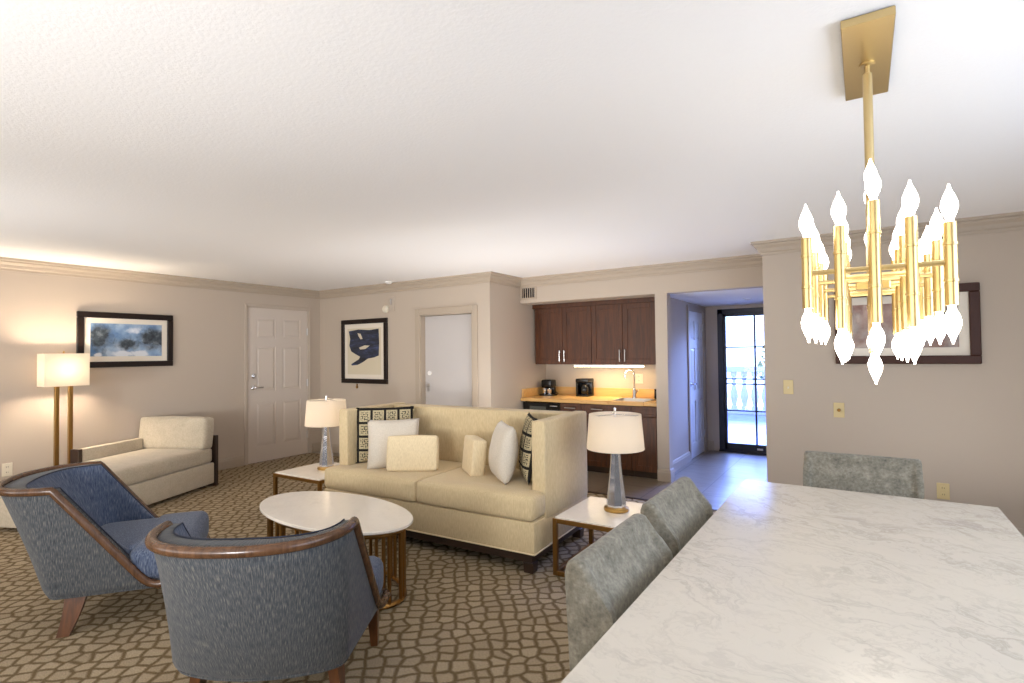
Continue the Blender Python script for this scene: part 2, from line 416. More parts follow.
def tube(bm, pts, r, seg=10, closed=False, rx=None, caps=True):
    """sweep an ellipse (r along the side normal, rx along 'up') along pts"""
    pts = [Vector(p) for p in pts]; n = len(pts); rings = []
    rr = r if callable(r) else (lambda t: r)
    for i, p in enumerate(pts):
        a = pts[i-1] if (i > 0 or closed) else p; b = pts[(i+1) % n] if (i < n-1 or closed) else p
        d = (b-a).normalized()
        up = Vector((0, 0, 1)) if abs(d.z) < 0.97 else Vector((0, 1, 0))
        s = d.cross(up).normalized(); u = s.cross(d).normalized()
        ra = rr(i/max(1, n-1)); rb = ra if rx is None else rx
        rings.append([p+s*ra*math.cos(2*PI*k/seg)+u*rb*math.sin(2*PI*k/seg) for k in range(seg)])
    if closed: rings.append(rings[0])
    if closed:
        R = [[bm.verts.new(p) for p in r_] for r_ in rings[:-1]]; R.append(R[0])
        for a, b in zip(R, R[1:]):
            for i in range(seg): j = (i+1) % seg; bm.faces.new((a[i], a[j], b[j], b[i]))
    else: ring_faces(bm, rings, True, caps)
def prism(bm, poly, z0, z1, M=None):
    rings = [[Vector((x, y, z)) for x, y in poly] for z in (z0, z1)]
    if M is not None: rings = [[M @ p for p in r] for r in rings]
    ring_faces(bm, rings)
def taper(bm, c0, s0, c1, s1, bev=0.0):
    """square leg from centre c0 (half sizes s0) to c1 (half sizes s1)"""
    rings = []
    for c, s in ((c0, s0), (c1, s1)):
        rings.append([Vector((c[0]+a*s[0], c[1]+b*s[1], c[2])) for a, b in ((-1, -1), (1, -1), (1, 1), (-1, 1))])
    R = ring_faces(bm, rings)
    if bev:
        bmesh.ops.bevel(bm, geom=list({e for r in R for v in r for e in v.link_edges}), offset=bev, segments=2, profile=0.5, affect='EDGES')
def molding(bm, path, prof, closed=False):
    """profile points (offset from wall, z) swept along wall corners; the room lies to the right of the path"""
    P = [Vector(p) for p in path]; n = len(P); rings = []
    def nrm(a, b): d = (b-a).normalized(); return Vector((d.y, -d.x))
    for i, p in enumerate(P):
        n1 = nrm(P[i-1], p) if (i > 0 or closed) else None
        n2 = nrm(p, P[(i+1) % n]) if (i < n-1 or closed) else None
        if n1 is None: m = n2
        elif n2 is None: m = n1
        else: m = (n1+n2)/(1+n1.dot(n2))
        rings.append([Vector((p.x+m.x*o, p.y+m.y*o, z)) for o, z in prof])
    if closed:
        R = [[bm.verts.new(q) for q in r] for r in rings]; R.append(R[0]); k = len(prof)
        for a, b in zip(R, R[1:]):
            for i in range(k): j = (i+1) % k; bm.faces.new((a[i], a[j], b[j], b[i]))
    else: ring_faces(bm, rings)
def pillow(bm, w, h, t, n=18, M=None, pinch=0.05):
    """knife-edge pillow standing in the xz plane, z from 0 to h, thickness along y"""
    idx = {}
    for s in (-1, 1):
        for i in range(n+1):
            for j in range(n+1):
                u, v = -1+2*i/n, -1+2*j/n
                edge = i in (0, n) or j in (0, n)
                if s == 1 and edge: idx[s, i, j] = idx[-1, i, j]; continue
                x = w/2*u*(1-pinch*(1-v*v)); z = h/2*v*(1-pinch*(1-u*u))+h/2
                th = t/2*((1-u*u)*(1-v*v))**0.42*(1+0.05*math.sin(5*u+3*v))
                p = Vector((x, s*th, z))
                idx[s, i, j] = bm.verts.new(M @ p if M is not None else p)
    for s in (-1, 1):
        for i in range(n):
            for j in range(n):
                bm.faces.new((idx[s, i, j], idx[s, i+1, j], idx[s, i+1, j+1], idx[s, i, j+1]))

# ---------------------------------------------------------------- room shell
XL, YF, YK, XS, XR, ZC, ZH = -6.64, 5.08, 5.74, -3.60, -0.713, 2.32, 2.012
XE, YB = 1.95, -2.3          # right-hand end wall, wall behind the camera
XJ, XJ2, XH, YD = -1.88, -1.75, -1.86, 7.88
T = 0.12
bm = BM(); box(bm, XL-T, XE+T, YB-T, 4.93, -0.1, 0); struct('floor', bm, CARPET)
bm = BM(); box(bm, XL-T, XE+T, 4.93, YD+T, -0.1, 0); struct('floor_tiles', bm, TILE)
bm = BM(); box(bm, -3.6, XR, 4.915, 4.945, 0, 0.006); struct('trim_1', bm, DKWOOD)
bm = BM(); box(bm, XL-T, XE+T, YB-T, YK+0.02, ZC, ZC+0.1); struct('ceiling', bm, CEIL)
bm = BM(); box(bm, XJ+0.01, XR+T, YK+T, YD+T, ZH, ZH+0.1); struct('ceiling_hall', bm, CEIL)
bm = BM(); box(bm, XS-T, XJ+0.01, YK+T, 6.5, ZH, ZH+0.1); struct('ceiling_kitchen', bm, WALL)
# left wall with the entry door recess
DY0, DY1, DZ = 3.96, 4.885, 2.035
bm = BM()
box(bm, XL-T, XL, YB-T, DY0, 0, ZC); box(bm, XL-T, XL, DY1, YF+T, 0, ZC); box(bm, XL-T, XL, DY0, DY1, DZ, ZC)
struct('wall_left', bm, WALL)
# far wall with the bedroom door opening
OX0, OX1, OZ = -4.68, -3.85, 1.885
bm = BM()
box(bm, XL, OX0, YF, YF+T, 0, ZC); box(bm, OX1, XS, YF, YF+T, 0, ZC); box(bm, OX0, OX1, YF, YF+T, OZ, ZC)
struct('wall_far', bm, WALL)
bm = BM(); box(bm, OX0-0.1, OX1+0.1, YF+T, YF+T+0.05, 0, 2.1); struct('wall_leak_block', bm, WALL)  # unseen backing added to stop sky light leaking round the door
bm = BM(); box(bm, XS-T, XS, YF+T, 6.5, 0, ZC); struct('wall_kitchen_side', bm, WALL)
bm = BM(); box(bm, XS-T, XR+T, YK, YK+T, ZH, ZC); struct('wall_kitchen_header', bm, WALL)
bm = BM(); box(bm, XS, XJ, 6.38, 6.5, 0, ZH); struct('wall_kitchen_back', bm, WALL)
bm = BM(); box(bm, XJ, XJ2, YK, YK+T, 0, ZH); box(bm, XJ, XH, YK+T, 6.98, 0, ZH); box(bm, XJ-0.1, XH, 7.72, YD+T, 0, ZH); box(bm, XJ-0.1, XH, 6.98, 7.72, 1.925, ZH)
box(bm, XJ-0.1, XJ, 6.5, 6.98, 0, ZH)
struct('wall_hall_left', bm, WALL)
bm = BM(); box(bm, XR, XR+T, YF+T, YD+T, 0, ZC); struct('wall_hall_right', bm, WALL)
GX0, GX1, GZ = -1.70, -0.80, 1.965
bm = BM(); box(bm, XH, GX0, YD, YD+T, 0, ZH); box(bm, GX1, XR, YD, YD+T, 0, ZH); box(bm, GX0, GX1, YD, YD+T, GZ, ZH)
struct('wall_hall_end', bm, WALL)
bm = BM(); box(bm, XR, XE+T, YF, YF+T, 0, ZC); struct('wall_right', bm, WALL)
bm = BM(); box(bm, XE, XE+T, YB, YF, 0, 0.55); box(bm, XE, XE+T, YB, YF, 2.15, ZC); box(bm, XE, XE+T, YB, -0.3, 0.55, 2.15); box(bm, XE, XE+T, 2.9, YF, 0.55, 2.15)
struct('wall_end', bm, WALL)
bm = BM(); box(bm, XL-T, XE+T, YB-T, YB, 0, 0.55); box(bm, XL-T, XE+T, YB-T, YB, 2.2, ZC)
box(bm, XL-T, -6.0, YB-T, YB, 0.55, 2.2); box(bm, 0.8, XE+T, YB-T, YB, 0.55, 2.2)
struct('wall_back', bm, WALL)
def window(name, x0, x1, z0, z1, nx):
    b = BM(); d = 0.05
    box(b, x0, x1, -.03, .03, z0, z0+d); box(b, x0, x1, -.03, .03, z1-d, z1)
    for k in range(nx+1): x = x0+(x1-x0-d)*k/nx; box(b, x, x+d, -.03, .03, z0, z1)
    return b
bm = BM(); box(bm, -6.0, 0.8, YB-0.02, YB-0.01, 0.55, 2.2); struct('window_block_back', bm, WHITEP)  # unseen panels added over both window openings to keep sky light out
bm = BM(); box(bm, XE+0.01, XE+0.02, -0.3, 2.9, 0.55, 2.15); struct('window_block_side', bm, WHITEP)
o = struct('window_1', window('w', -6.0, 0.8, 0.55, 2.2, 4), WHITEP); o.location = (0, YB-0.06, 0)
o = struct('window_2', window('w', -0.3, 2.9, 0.55, 2.15, 2), WHITEP); o.rotation_euler = (0, 0, PI/2); o.location = (XE+0.06, 0, 0)

# crown moulding, baseboards
cp = [(0, ZC-0.115), (0.012, ZC-0.115), (0.014, ZC-0.095), (0.026, ZC-0.085), (0.034, ZC-0.06), (0.056, ZC-0.04), (0.06, ZC-0.026), (0.078, ZC-0.02), (0.08, ZC), (0, ZC)]
bm = BM(); molding(bm, [(XL, YB), (XL, YF), (XS, YF), (XS, YK), (XR, YK), (XR, YF), (XE, YF), (XE, YB)], cp, True)
struct('trim_crown', bm, TRIM)
bp = [(0, 0), (0.016, 0), (0.016, 0.095), (0.012, 0.105), (0.012, 0.115), (0.006, 0.128), (0, 0.13)]
for nm, path in (('baseboard_left', [(XL, YB), (XL, DY0-0.05)]), ('baseboard_corner', [(XL, DY1+0.05), (XL, YF), (OX0-0.12, YF)]),
                 ('baseboard_kitchen', [(OX1+0.09, YF), (XS, YF), (XS, YK-0.03)]), ('baseboard_jamb', [(XJ+0.001, YK), (XJ2, YK), (XJ2, YK+T)]),
                 ('baseboard_hall', [(XH, YK+T), (XH, 6.93)]), ('baseboard_hall_end', [(XH, YD), (GX0-0.07, YD)]),
                 ('baseboard_right', [(XR, YD-0.1), (XR, YF), (XE, YF), (XE, YB)])):
    bm = BM(); molding(bm, path, bp); struct(nm, bm, TRIM)

# six panel doors: local x is the width, the face looks along -y, hinge side at +x
def panel_door(name, w, h, mat, parent=None, t=0.04):
    b = BM(); st = 0.115; ms = 0.10
    pw = (w-2*st-ms)/2
    xs = [(-w/2+st, -w/2+st+pw), (w/2-st-pw, w/2-st)]
    zs = [(0.20*h/2.03, 0.78*h/2.03), (0.93*h/2.03, 1.52*h/2.03), (1.63*h/2.03, 1.90*h/2.03)]
    # stiles and rails standing proud of a recessed core, with raised fields inside every panel
    box(b, -w/2, w/2, 0.012, t, 0, h)
    for x0, x1 in ((-w/2, -w/2+st), (-ms/2, ms/2), (w/2-st, w/2)): box(b, x0, x1, 0, 0.014, 0, h)
    zz = [0]+[z for p in zs for z in p]+[h]
    for k in range(0, len(zz), 2):
        box(b, -w/2+st, -ms/2, 0, 0.014, zz[k], zz[k+1]); box(b, ms/2, w/2-st, 0, 0.014, zz[k], zz[k+1])
    for x0, x1 in xs:
        for z0, z1 in zs:
            r = [[(x0+0.014, 0.013, z0+0.014), (x1-0.014, 0.013, z0+0.014), (x1-0.014, 0.013, z1-0.014), (x0+0.014, 0.013, z1-0.014)],
                 [(x0+0.04, 0.003, z0+0.04), (x1-0.04, 0.003, z0+0.04), (x1-0.04, 0.003, z1-0.04), (x0+0.04, 0.003, z1-0.04)]]
            ring_faces(b, [[Vector(p) for p in q] for q in r])
    return link(name, b, mat, parent)
def lever(parent, x, z, dirx, mat=STEEL, y=0.0):
    b = BM(); Mx = Matrix.Translation((x, y, z)) @ Matrix.Rotation(PI/2, 4, 'X')
    lathe(b, [(0.03, 0), (0.03, 0.008), (0.012, 0.012), (0.011, 0.045)], seg=20, M=Mx)
    tube(b, [(x, y-0.045, z), (x+dirx*0.03, y-0.048, z), (x+dirx*0.115, y-0.044, z)], 0.009, 8)
    return link('door_handle', b, mat, parent, True)
def deadbolt(parent, x, z, mat=STEEL, y=0.0):
    b = BM(); Mx = Matrix.Translation((x, y, z)) @ Matrix.Rotation(PI/2, 4, 'X')
    lathe(b, [(0.03, 0), (0.03, 0.012), (0.02, 0.02), (0.002, 0.021)], seg=20, M=Mx)
    box(b, x-0.005, x+0.005, y-0.04, y-0.015, z-0.017, z+0.017, 0.002)
    return link('deadbolt', b, mat, parent, True)
def hinge(parent, x, z, mat=STEEL, y=0.0):
    b = BM(); tube(b, [(x, y-0.006, z-0.05), (x, y-0.006, z+0.05)], 0.008, 8); box(b, x-0.02, x, y-0.003, y, z-0.05, z+0.05)
    return link('hinge', b, mat, parent, True)
def casing(name, w, h, cw, proud, parent=None, mat=TRIM, depth=0.10):
    """door frame: flat casing around an opening of w by h, plus the jamb lining"""
    b = BM()
    for sx in (-1, 1):
        x0, x1 = sorted((sx*w/2, sx*(w/2+cw))); box(b, x0, x1, -proud, 0, 0, h+cw, 0.004, 1)
        x0, x1 = sorted((sx*w/2, sx*(w/2-0.015))); box(b, x0, x1, -proud*0.5, depth, 0, h)
    box(b, -w/2, w/2, -proud, 0, h, h+cw, 0.004, 1); box(b, -w/2, w/2, -proud*0.5, depth, h-0.015, h)
    return link(name, b, mat, parent)
# entry door on the left wall (faces +x)
b0 = casing('door_1', DY1-DY0, DZ, 0.035, 0.012, None, WALL); b0['kind'] = 'structure'
b0.location = (XL, (DY0+DY1)/2, 0); b0.rotation_euler = (0, 0, PI/2)
d = panel_door('door_leaf', DY1-DY0-0.034, DZ-0.02, DOORW, b0); d.location = (0, 0.008, 0.005)
lever(d, -0.37, 0.975, 1, CHROME); deadbolt(d, -0.37, 1.125, CHROME)
for z in (0.27, 1.0, 1.72): hinge(d, 0.445, z, STEEL)
# flush door on the far wall (faces -y)
b0 = casing('door_2', OX1-OX0, OZ, 0.075, 0.02); b0['kind'] = 'structure'; b0.location = ((OX0+OX1)/2, YF, 0)
b = BM(); box(b, -0.398, 0.385, 0.072, 0.1, 0.01, OZ-0.02); d = link('door_leaf', b, plain('bedroom_door_paint', (186, 180, 176), 0.5), b0)
b = BM(); lathe(b, [(0.028, 0), (0.028, 0.012), (0.002, 0.014)], seg=20, M=Matrix.Translation((-0.325, 0.072, 1.15)) @ Matrix.Rotation(PI/2, 4, 'X')); link('deadbolt', b, WHITEP, d, True)
b = BM(); box(b, -0.362, -0.332, 0.064, 0.073, 0.92, 1.02, 0.003); tube(b, [(-0.347, 0.07, 0.985), (-0.347, 0.03, 0.985), (-0.30, 0.03, 0.985)], 0.008, 8); link('door_handle', b, STEEL, d, True)
# hall closet door (faces +x, hinges on the far side)
b0 = casing('door_3', 0.74, 1.925, 0.055, 0.015, None, TRIM, 0.06); b0['kind'] = 'structure'; b0.location = (XH, 7.35, 0); b0.rotation_euler = (0, 0, PI/2)
d = panel_door('door_leaf', 0.71, 1.90, DOORB, b0, 0.035); d.location = (0, 0.004, 0.008)
lever(d, -0.29, 0.955, 1, CHROME)
for z in (0.25, 1.7): hinge(d, 0.35, z, STEEL)
# balcony door: dark frame, glass, slim bars
gw = GX1-GX0
b = BM()
for x0, x1 in ((-gw/2, -gw/2+0.075), (gw/2-0.075, gw/2)): box(b, x0, x1, 0.0, 0.09, 0, GZ, 0.004, 1)
box(b, -gw/2, gw/2, 0.0, 0.09, GZ-0.07, GZ, 0.004, 1); box(b, -gw/2, gw/2, 0.0, 0.09, 0, 0.03)
b0 = link('door_4', b, NAVY); b0['kind'] = 'structure'; b0.location = ((GX0+GX1)/2, YD-0.005, 0)
b = BM(); f0 = -gw/2+0.075; f1 = gw/2-0.075
for x0, x1 in ((f0, f0+0.03), (f1-0.03, f1)): box(b, x0, x1, 0.02, 0.065, 0.03, GZ-0.07)
box(b, f0, f1, 0.02, 0.065, 0.03, 0.115); box(b, f0, f1, 0.02, 0.065, GZ-0.105, GZ-0.07)
for x in (0.025,): box(b, x-0.011, x+0.011, 0.025, 0.06, 0.1, GZ-0.08)
for z in (0.565, 0.93, 1.0, 1.435): box(b, f0+0.02, f1-0.02, 0.025, 0.06, z-0.009, z+0.009)
d = link('door_leaf', b, NAVY, b0)
b = BM(); box(b, f0+0.01, f1-0.01, 0.04, 0.046, 0.05, GZ-0.09); link('glass_pane', b, GLASS, d)
b = BM(); box(b, 0.03, 0.10, 0.012, 0.021, 0.045, 0.07); link('door_sweep_plate', b, WHITEP, d)
b = BM(); box(b, -gw/2, gw/2, -0.03, 0.10, 0, 0.02); o = struct('trim_2', b, NAVY); o.location = ((GX0+GX1)/2, YD-0.004, 0)

# terrace
bm = BM(); box(bm, -6.5, 4.0, YD+T, 13.1, -0.12, -0.02); struct('terrace_floor', bm, PAVE)
bal = thing('balustrade', 'pale stone balustrade of vase shaped balusters across the terrace edge', 'balustrade', (0, 12.85, -0.02))
bm = BM(); box(bm, -6.4, 3.9, -0.13, 0.13, 0.93, 1.05, 0.02); link('top_rail', bm, STONE, bal)
bm = BM(); box(bm, -6.4, 3.9, -0.13, 0.13, 0, 0.10, 0.02); link('bottom_rail', bm, STONE, bal)
bm = BM(); lathe(bm, [(0.07, 0.1), (0.07, 0.16), (0.045, 0.19), (0.055, 0.25), (0.085, 0.38), (0.075, 0.48), (0.04, 0.62), (0.035, 0.74), (0.055, 0.79), (0.04, 0.82), (0.07, 0.85), (0.07, 0.93)], seg=14)
b1 = link('baluster', bm, STONE, bal, True); b1.location.x = -3.3
for k in range(1, 13):
    c = b1.copy(); C.objects.link(c); c.location.x = -3.3+0.215*k
tr = thing('garden_tree', 'green tree crown showing beyond the terrace balustrade', 'tree', (-2.1, 19, -0.5))
bm = BM()
for k in range(260):
    a, r_, z = random.random()*2*PI, random.random()**0.5, random.random()
    p = Vector((math.cos(a)*r_*0.9*(1-0.4*z), math.sin(a)*r_*0.9*(1-0.4*z), 1.0+1.1*z)); s = 0.10+0.10*random.random()
    M = Matrix.Translation(p) @ Euler((random.random()*6, random.random()*6, random.random()*6)).to_matrix().to_4x4()
    bm.faces.new([bm.verts.new(M @ Vector(q)) for q in ((-s, 0, 0), (0, -s*.5, 0.02), (s, 0, 0), (0, s*.5, 0.02))])
link('foliage', bm, LEAF, tr)
bm = BM(); tube(bm, [(0, 0, 0), (0.05, 0, 0.8), (0, 0.02, 1.6)], 0.08, 8); link('trunk', bm, DKWOOD, tr, True)

# ---------------------------------------------------------------- wall things
def framed(name, label, loc, rz, w, h, fw_, mw, fmat, art, dep=0.03):
    t = thing(name, label, 'picture', loc, rz)
    b = BM()
    for x0, x1, z0, z1 in ((-w/2, w/2, -h/2, -h/2+fw_), (-w/2, w/2, h/2-fw_, h/2), (-w/2, -w/2+fw_, -h/2+fw_, h/2-fw_), (w/2-fw_, w/2, -h/2+fw_, h/2-fw_)):
        box(b, x0, x1, -dep, -0.001, z0, z1, 0.005, 1)
    link('frame', b, fmat, t)
    iw, ih = w/2-fw_, h/2-fw_
    b = BM(); box(b, -iw, iw, -0.012, -0.004, -ih, ih); link('mat_board', b, MATBOARD, t)
    b = BM(); box(b, -iw+mw, iw-mw, -0.016, -0.011, -ih+mw, ih-mw); link('artwork', b, art, t)
    return t
framed('framed_picture', 'wide framed blue watercolour on the wall above the chaise and beside the floor lamp', (XL, 2.614, 1.577), PI/2, 0.90, 0.575, 0.06, 0.055, FRAMED, ART1)
p2 = framed('framed_picture', 'dark framed navy brushstroke print on the wall between the two doors', (-5.70, YF, 1.438), 0, 0.90, 0.875, 0.062, 0.06, FRAMED, PAPER)
# the broad navy brush mark on the paper
def stroke(poly, y):
    b = BM(); prism(b, poly, 0, 0.0015, Matrix.Translation((0, y, 0)) @ Matrix.Rotation(PI/2, 4, 'X'))
    return link('brush_mark', b, INK, p2)
stroke([(-0.30, 0.28), (-0.1, 0.30), (0.12, 0.285), (0.29, 0.30), (0.30, 0.12), (0.29, -0.06), (0.20, -0.085), (0.08, -0.10), (-0.02, -0.15), (-0.12, -0.185), (-0.24, -0.195),
        (-0.25, -0.175), (-0.10, -0.11), (-0.07, -0.075), (-0.16, -0.04), (-0.25, 0.0), (-0.29, 0.08), (-0.27, 0.17)], -0.0165)
for poly in ([(-0.12, 0.25), (-0.06, 0.24), (-0.02, 0.17), (-0.06, 0.165), (-0.10, 0.21)], [(-0.09, 0.05), (0.02, 0.08), (0.12, 0.075), (0.03, 0.03), (-0.07, 0.025)]):
    b = BM(); prism(b, poly, 0, 0.0015, Matrix.Translation((0, -0.018, 0)) @ Matrix.Rotation(PI/2, 4, 'X')); link('paper_gap', b, PAPER, p2)
framed('framed_picture', 'brown framed abstract print on the wall behind the chandelier', (0.261, YF, 1.565), 0, 0.895, 0.585, 0.062, 0.06, FRAMEB, ART3, 0.035)
def plate(name, label, loc, rz, w, h, mat, kind):
    t = thing(name, label, {'outlet': 'outlet', 'switch': 'switch', 'knob': 'switch'}[kind], loc, rz)
    b = BM(); box(b, -w/2, w/2, -0.006, -0.0005, -h/2, h/2, 0.002, 1); link('cover_plate', b, mat, t)
    b = BM()
    if kind == 'outlet':
        for z in (-0.024, 0.024):
            b = BM(); lathe(b, [(0.016, 0), (0.016, 0.003), (0.001, 0.003)], seg=14, M=Matrix.Translation((0, -0.006, z)) @ Matrix.Rotation(PI/2, 4, 'X')); so = link('socket', b, mat, t)
            for x in (-0.006, 0.006):
                b = BM(); box(b, x-0.0012, x+0.0012, -0.0095, -0.0085, z-0.005, z+0.006); link('socket_slot', b, BLACK, so)
    elif kind == 'switch':
        box(b, -0.006, 0.006, -0.018, -0.005, -0.012, 0.006, 0.002, 1); link('toggle', b, PLATEW, t)
    else:
        lathe(b, [(0.014, 0), (0.012, 0.018), (0.001, 0.018)], seg=16, M=Matrix.Translation((0, -0.006, 0)) @ Matrix.Rotation(PI/2, 4, 'X')); link('dimmer_knob', b, BRASSD, t, True)
    return t
plate('light_switch', 'almond light switch plate on the wall beside the hallway opening', (-0.534, YF, 1.076), 0, 0.075, 0.118, PLATE, 'switch')
plate('dimmer_switch', 'almond dimmer plate with dark centre knob on the wall below the abstract print', (-0.173, YF, 0.90), 0, 0.075, 0.118, PLATE, 'knob')
plate('wall_outlet', 'almond wall outlet low beside the end dining chair', (0.472, YF, 0.335), 0, 0.075, 0.118, PLATE, 'outlet')
plate('wall_outlet', 'ivory wall outlet low behind the blue armchair at the left edge', (XL, 1.648, 0.37), PI/2, 0.075, 0.118, PLATEW, 'outlet')
plate('wall_outlet', 'pale outlet plate on the kitchen wall behind the faucet', (-2.30, 6.38, 1.06), 0, 0.10, 0.118, PLATEW, 'outlet')
t = thing('smoke_strobe', 'small pale alarm strobe high on the wall above the brushstroke print', 'alarm', (-5.23, YF, 2.05))
b = BM(); lathe(b, [(0.05, 0), (0.05, 0.025), (0.035, 0.04), (0.001, 0.042)], seg=20, M=Matrix.Translation((-0.05, 0, -0.06)) @ Matrix.Rotation(PI/2, 4, 'X')); link('sounder', b, PLATEW, t, True)
b = BM(); box(b, 0.0, 0.11, -0.012, 0, -0.10, 0.10, 0.004, 1); link('back_plate', b, WALL, t)
b = BM(); box(b, 0.045, 0.065, -0.03, -0.01, -0.01, 0.07, 0.003, 1); link('lens', b, CHROME, t)
t = thing('ceiling_sensor', 'small white round sensor on the ceiling above the brushstroke print', 'sensor', (-5.05, 4.90, ZC))
b = BM(); lathe(b, [(0.05, 0), (0.05, -0.012), (0.03, -0.03), (0.001, -0.032)], seg=20); link('housing', b, WHITEP, t, True)
t = thing('picture_lock', 'tiny dark picture security lock just under the brushstroke print', 'lock', (-5.85, YF, 0.955))
b = BM(); box(b, -0.012, 0.012, -0.012, 0, -0.008, 0.035, 0.003, 1); lathe(b, [(0.018, 0), (0.018, 0.012), (0.001, 0.013)], seg=14, M=Matrix.Translation((0.0, -0.001, -0.008)) @ Matrix.Rotation(PI/2, 4, 'X')); link('lock_body', b, BRASSD, t, True)
t = thing('air_vent', 'white framed air vent on the wall above the kitchen cabinets', 'vent', (-3.475, YK, 2.135))
b = BM()
for x0, x1, z0, z1 in ((-0.12, 0.12, 0.06, 0.085), (-0.12, 0.12, -0.085, -0.06), (-0.12, -0.095, -0.06, 0.06), (0.095, 0.12, -0.06, 0.06)): box(b, x0, x1, -0.012, 0, z0, z1, 0.003, 1)
link('frame', b, TRIM, t)
b = BM(); box(b, -0.098, 0.098, -0.002, 0, -0.063, 0.063); link('backing', b, BLACK, t)
for k in range(6):
    b = BM(); box(b, -0.004, 0.004, -0.010, -0.002, -0.061, 0.061, M=Matrix.Translation((-0.080+0.032*k, 0, 0)) @ Matrix.Rotation(0.5, 4, 'Z')); link('slat', b, TRIM, t)
t = thing('ceiling_downlight', 'small round recessed light in the hallway ceiling', 'light', (-1.15, 6.95, ZH))
b = BM(); lathe(b, [(0.05, 0), (0.05, -0.008), (0.035, -0.01), (0.03, -0.004), (0.001, -0.004)], seg=20); link('trim_ring', b, WHITEP, t, True)

# ---------------------------------------------------------------- kitchenette
def cab_door(name, w, h, parent, loc, hx=None, hz=None, horiz=False, n_hand=1):
    """shaker style front; loc is its lower left corner, face along -y"""
    b = BM(); s = 0.06 if h > 0.2 else 0.028
    box(b, 0, w, -0.012, 0, 0, h)
    for x0, x1, z0, z1 in ((0, s, 0, h), (w-s, w, 0, h), (s, w-s, 0, s), (s, w-s, h-s, h)): box(b, x0, x1, -0.020, -0.011, z0, z1, 0.002, 1)
    o = link(name, b, CHERRY, parent); o.location = loc
    if hx is not None:
        b = BM(); L = 0.07
        if horiz: pts = [(hx-L, -0.045, hz), (hx+L, -0.045, hz)]; posts = [(hx-L*.7, hz), (hx+L*.7, hz)]
        else: pts = [(hx, -0.045, hz-L), (hx, -0.045, hz+L)]; posts = [(hx, hz-L*.7), (hx, hz+L*.7)]
        tube(b, pts, 0.006, 8)
        for px, pz in posts: tube(b, [(px, -0.045, pz), (px, -0.018, pz)], 0.004, 6)
        link('handle', b, STEEL, o, True)
    return o
UX0, UX1, UZ0, UZ1, UY = -3.56, -1.97, 1.24, 1.96, 6.045
dw = (UX1-UX0)/4
for k, lab in ((0, 'left wall cabinet with two cherry doors over the coffee makers'), (1, 'right wall cabinet with two cherry doors over the sink')):
    x0 = UX0+2*k*dw
    t = thing('wall_cabinet', lab, 'cabinet', (x0, UY, UZ0), 0, 'kitchenette wall cabinets')
    b = BM(); box(b, 0.001, 2*dw-0.001, 0, 6.379-UY, 0, UZ1-UZ0); link('body', b, CHERRY, t)
    cab_door('door', dw-0.004, UZ1-UZ0-0.01, t, (0.002, 0, 0.005), dw-0.035, 0.10)
    cab_door('door', dw-0.004, UZ1-UZ0-0.01, t, (dw+0.002, 0, 0.005), 0.03, 0.10)
b = BM(); box(b, UX1, XJ-0.001, UY+0.01, 6.38, UZ0, UZ1); tag(link('filler_panel', b, CHERRY), 'narrow dark filler panel between the wall cabinets and the white jamb', 'panel')
b = BM(); box(b, UX0-0.039, XJ-0.001, UY-0.012, 6.38, UZ1, UZ1+0.05); tag(link('cabinet_cornice', b, CHERRY), 'dark wood top strip running over both wall cabinets', 'cornice')
t = thing('under_cabinet_light', 'bright light strip under the right wall cabinet', 'light', (-2.58, 6.08, UZ0))
b = BM(); box(b, -0.45, 0.45, -0.02, 0.04, -0.018, -0.001, 0.003, 1); link('housing', b, WHITEP, t)
b = BM(); box(b, -0.44, 0.44, -0.022, 0.034, -0.030, -0.018, 0.004, 2); link('tube', b, TUBE, t)
ul = area_light('under_cabinet_glow', (-2.58, 6.13, UZ0-0.04), (0, 0, 0), 0.88, 0.06, 6.5, (1.0, 0.80, 0.50))
CZ, CY = 0.832, 5.745
t = thing('countertop', 'maple laminate worktop with backsplash running across the kitchenette', 'countertop', (0, 0, 0))
b = BM()
sx0, sx1, sy0, sy1 = -2.43, -2.03, 5.84, 6.16          # sink cut-out
box(b, XS+0.001, sx0, CY-0.03, 6.379, CZ-0.04, CZ, 0.004, 1); box(b, sx1, XJ-0.001, CY-0.0, 6.379, CZ-0.04, CZ, 0.004, 1)
box(b, sx0-0.005, sx1+0.005, CY-0.015, sy0, CZ-0.04, CZ); box(b, sx0-0.005, sx1+0.005, sy1, 6.379, CZ-0.04, CZ)
link('slab', b, LAM, t)
b = BM(); box(b, XS+0.001, XJ-0.001, 6.36, 6.379, CZ, CZ+0.105, 0.003, 1); box(b, XS+0.001, XS+0.02, CY, 6.36, CZ, CZ+0.105, 0.003, 1); link('backsplash', b, LAM, t)
t = thing('sink', 'small steel sink set in the maple worktop', 'sink', ((sx0+sx1)/2, (sy0+sy1)/2, CZ))
b = BM(); w, dd = (sx1-sx0)/2, (sy1-sy0)/2
def rr(w, d, r=0.05, n=5):
    P = []
    for cx, cy, a0 in ((w-r, d-r, 0), (-w+r, d-r, PI/2), (-w+r, -d+r, PI), (w-r, -d+r, 1.5*PI)):
        P += [(cx+r*math.cos(a0+PI/2*k/n), cy+r*math.sin(a0+PI/2*k/n)) for k in range(n+1)]
    return P
rings = [[Vector((x, y, z)) for x, y in rr(w+o, dd+o)] for o, z in ((0.012, 0.0015), (0.012, 0.006), (-0.008, 0.006), (-0.012, -0.02), (-0.03, -0.15))]
ring_faces(b, rings, True, False); bot = [b.verts.new(p) for p in rings[-1]]; b.faces.new(bot)
link('basin', b, STEEL, t, True)
t = thing('faucet', 'tall chrome gooseneck faucet behind the sink', 'faucet', (-2.31, 6.235, CZ+0.001))
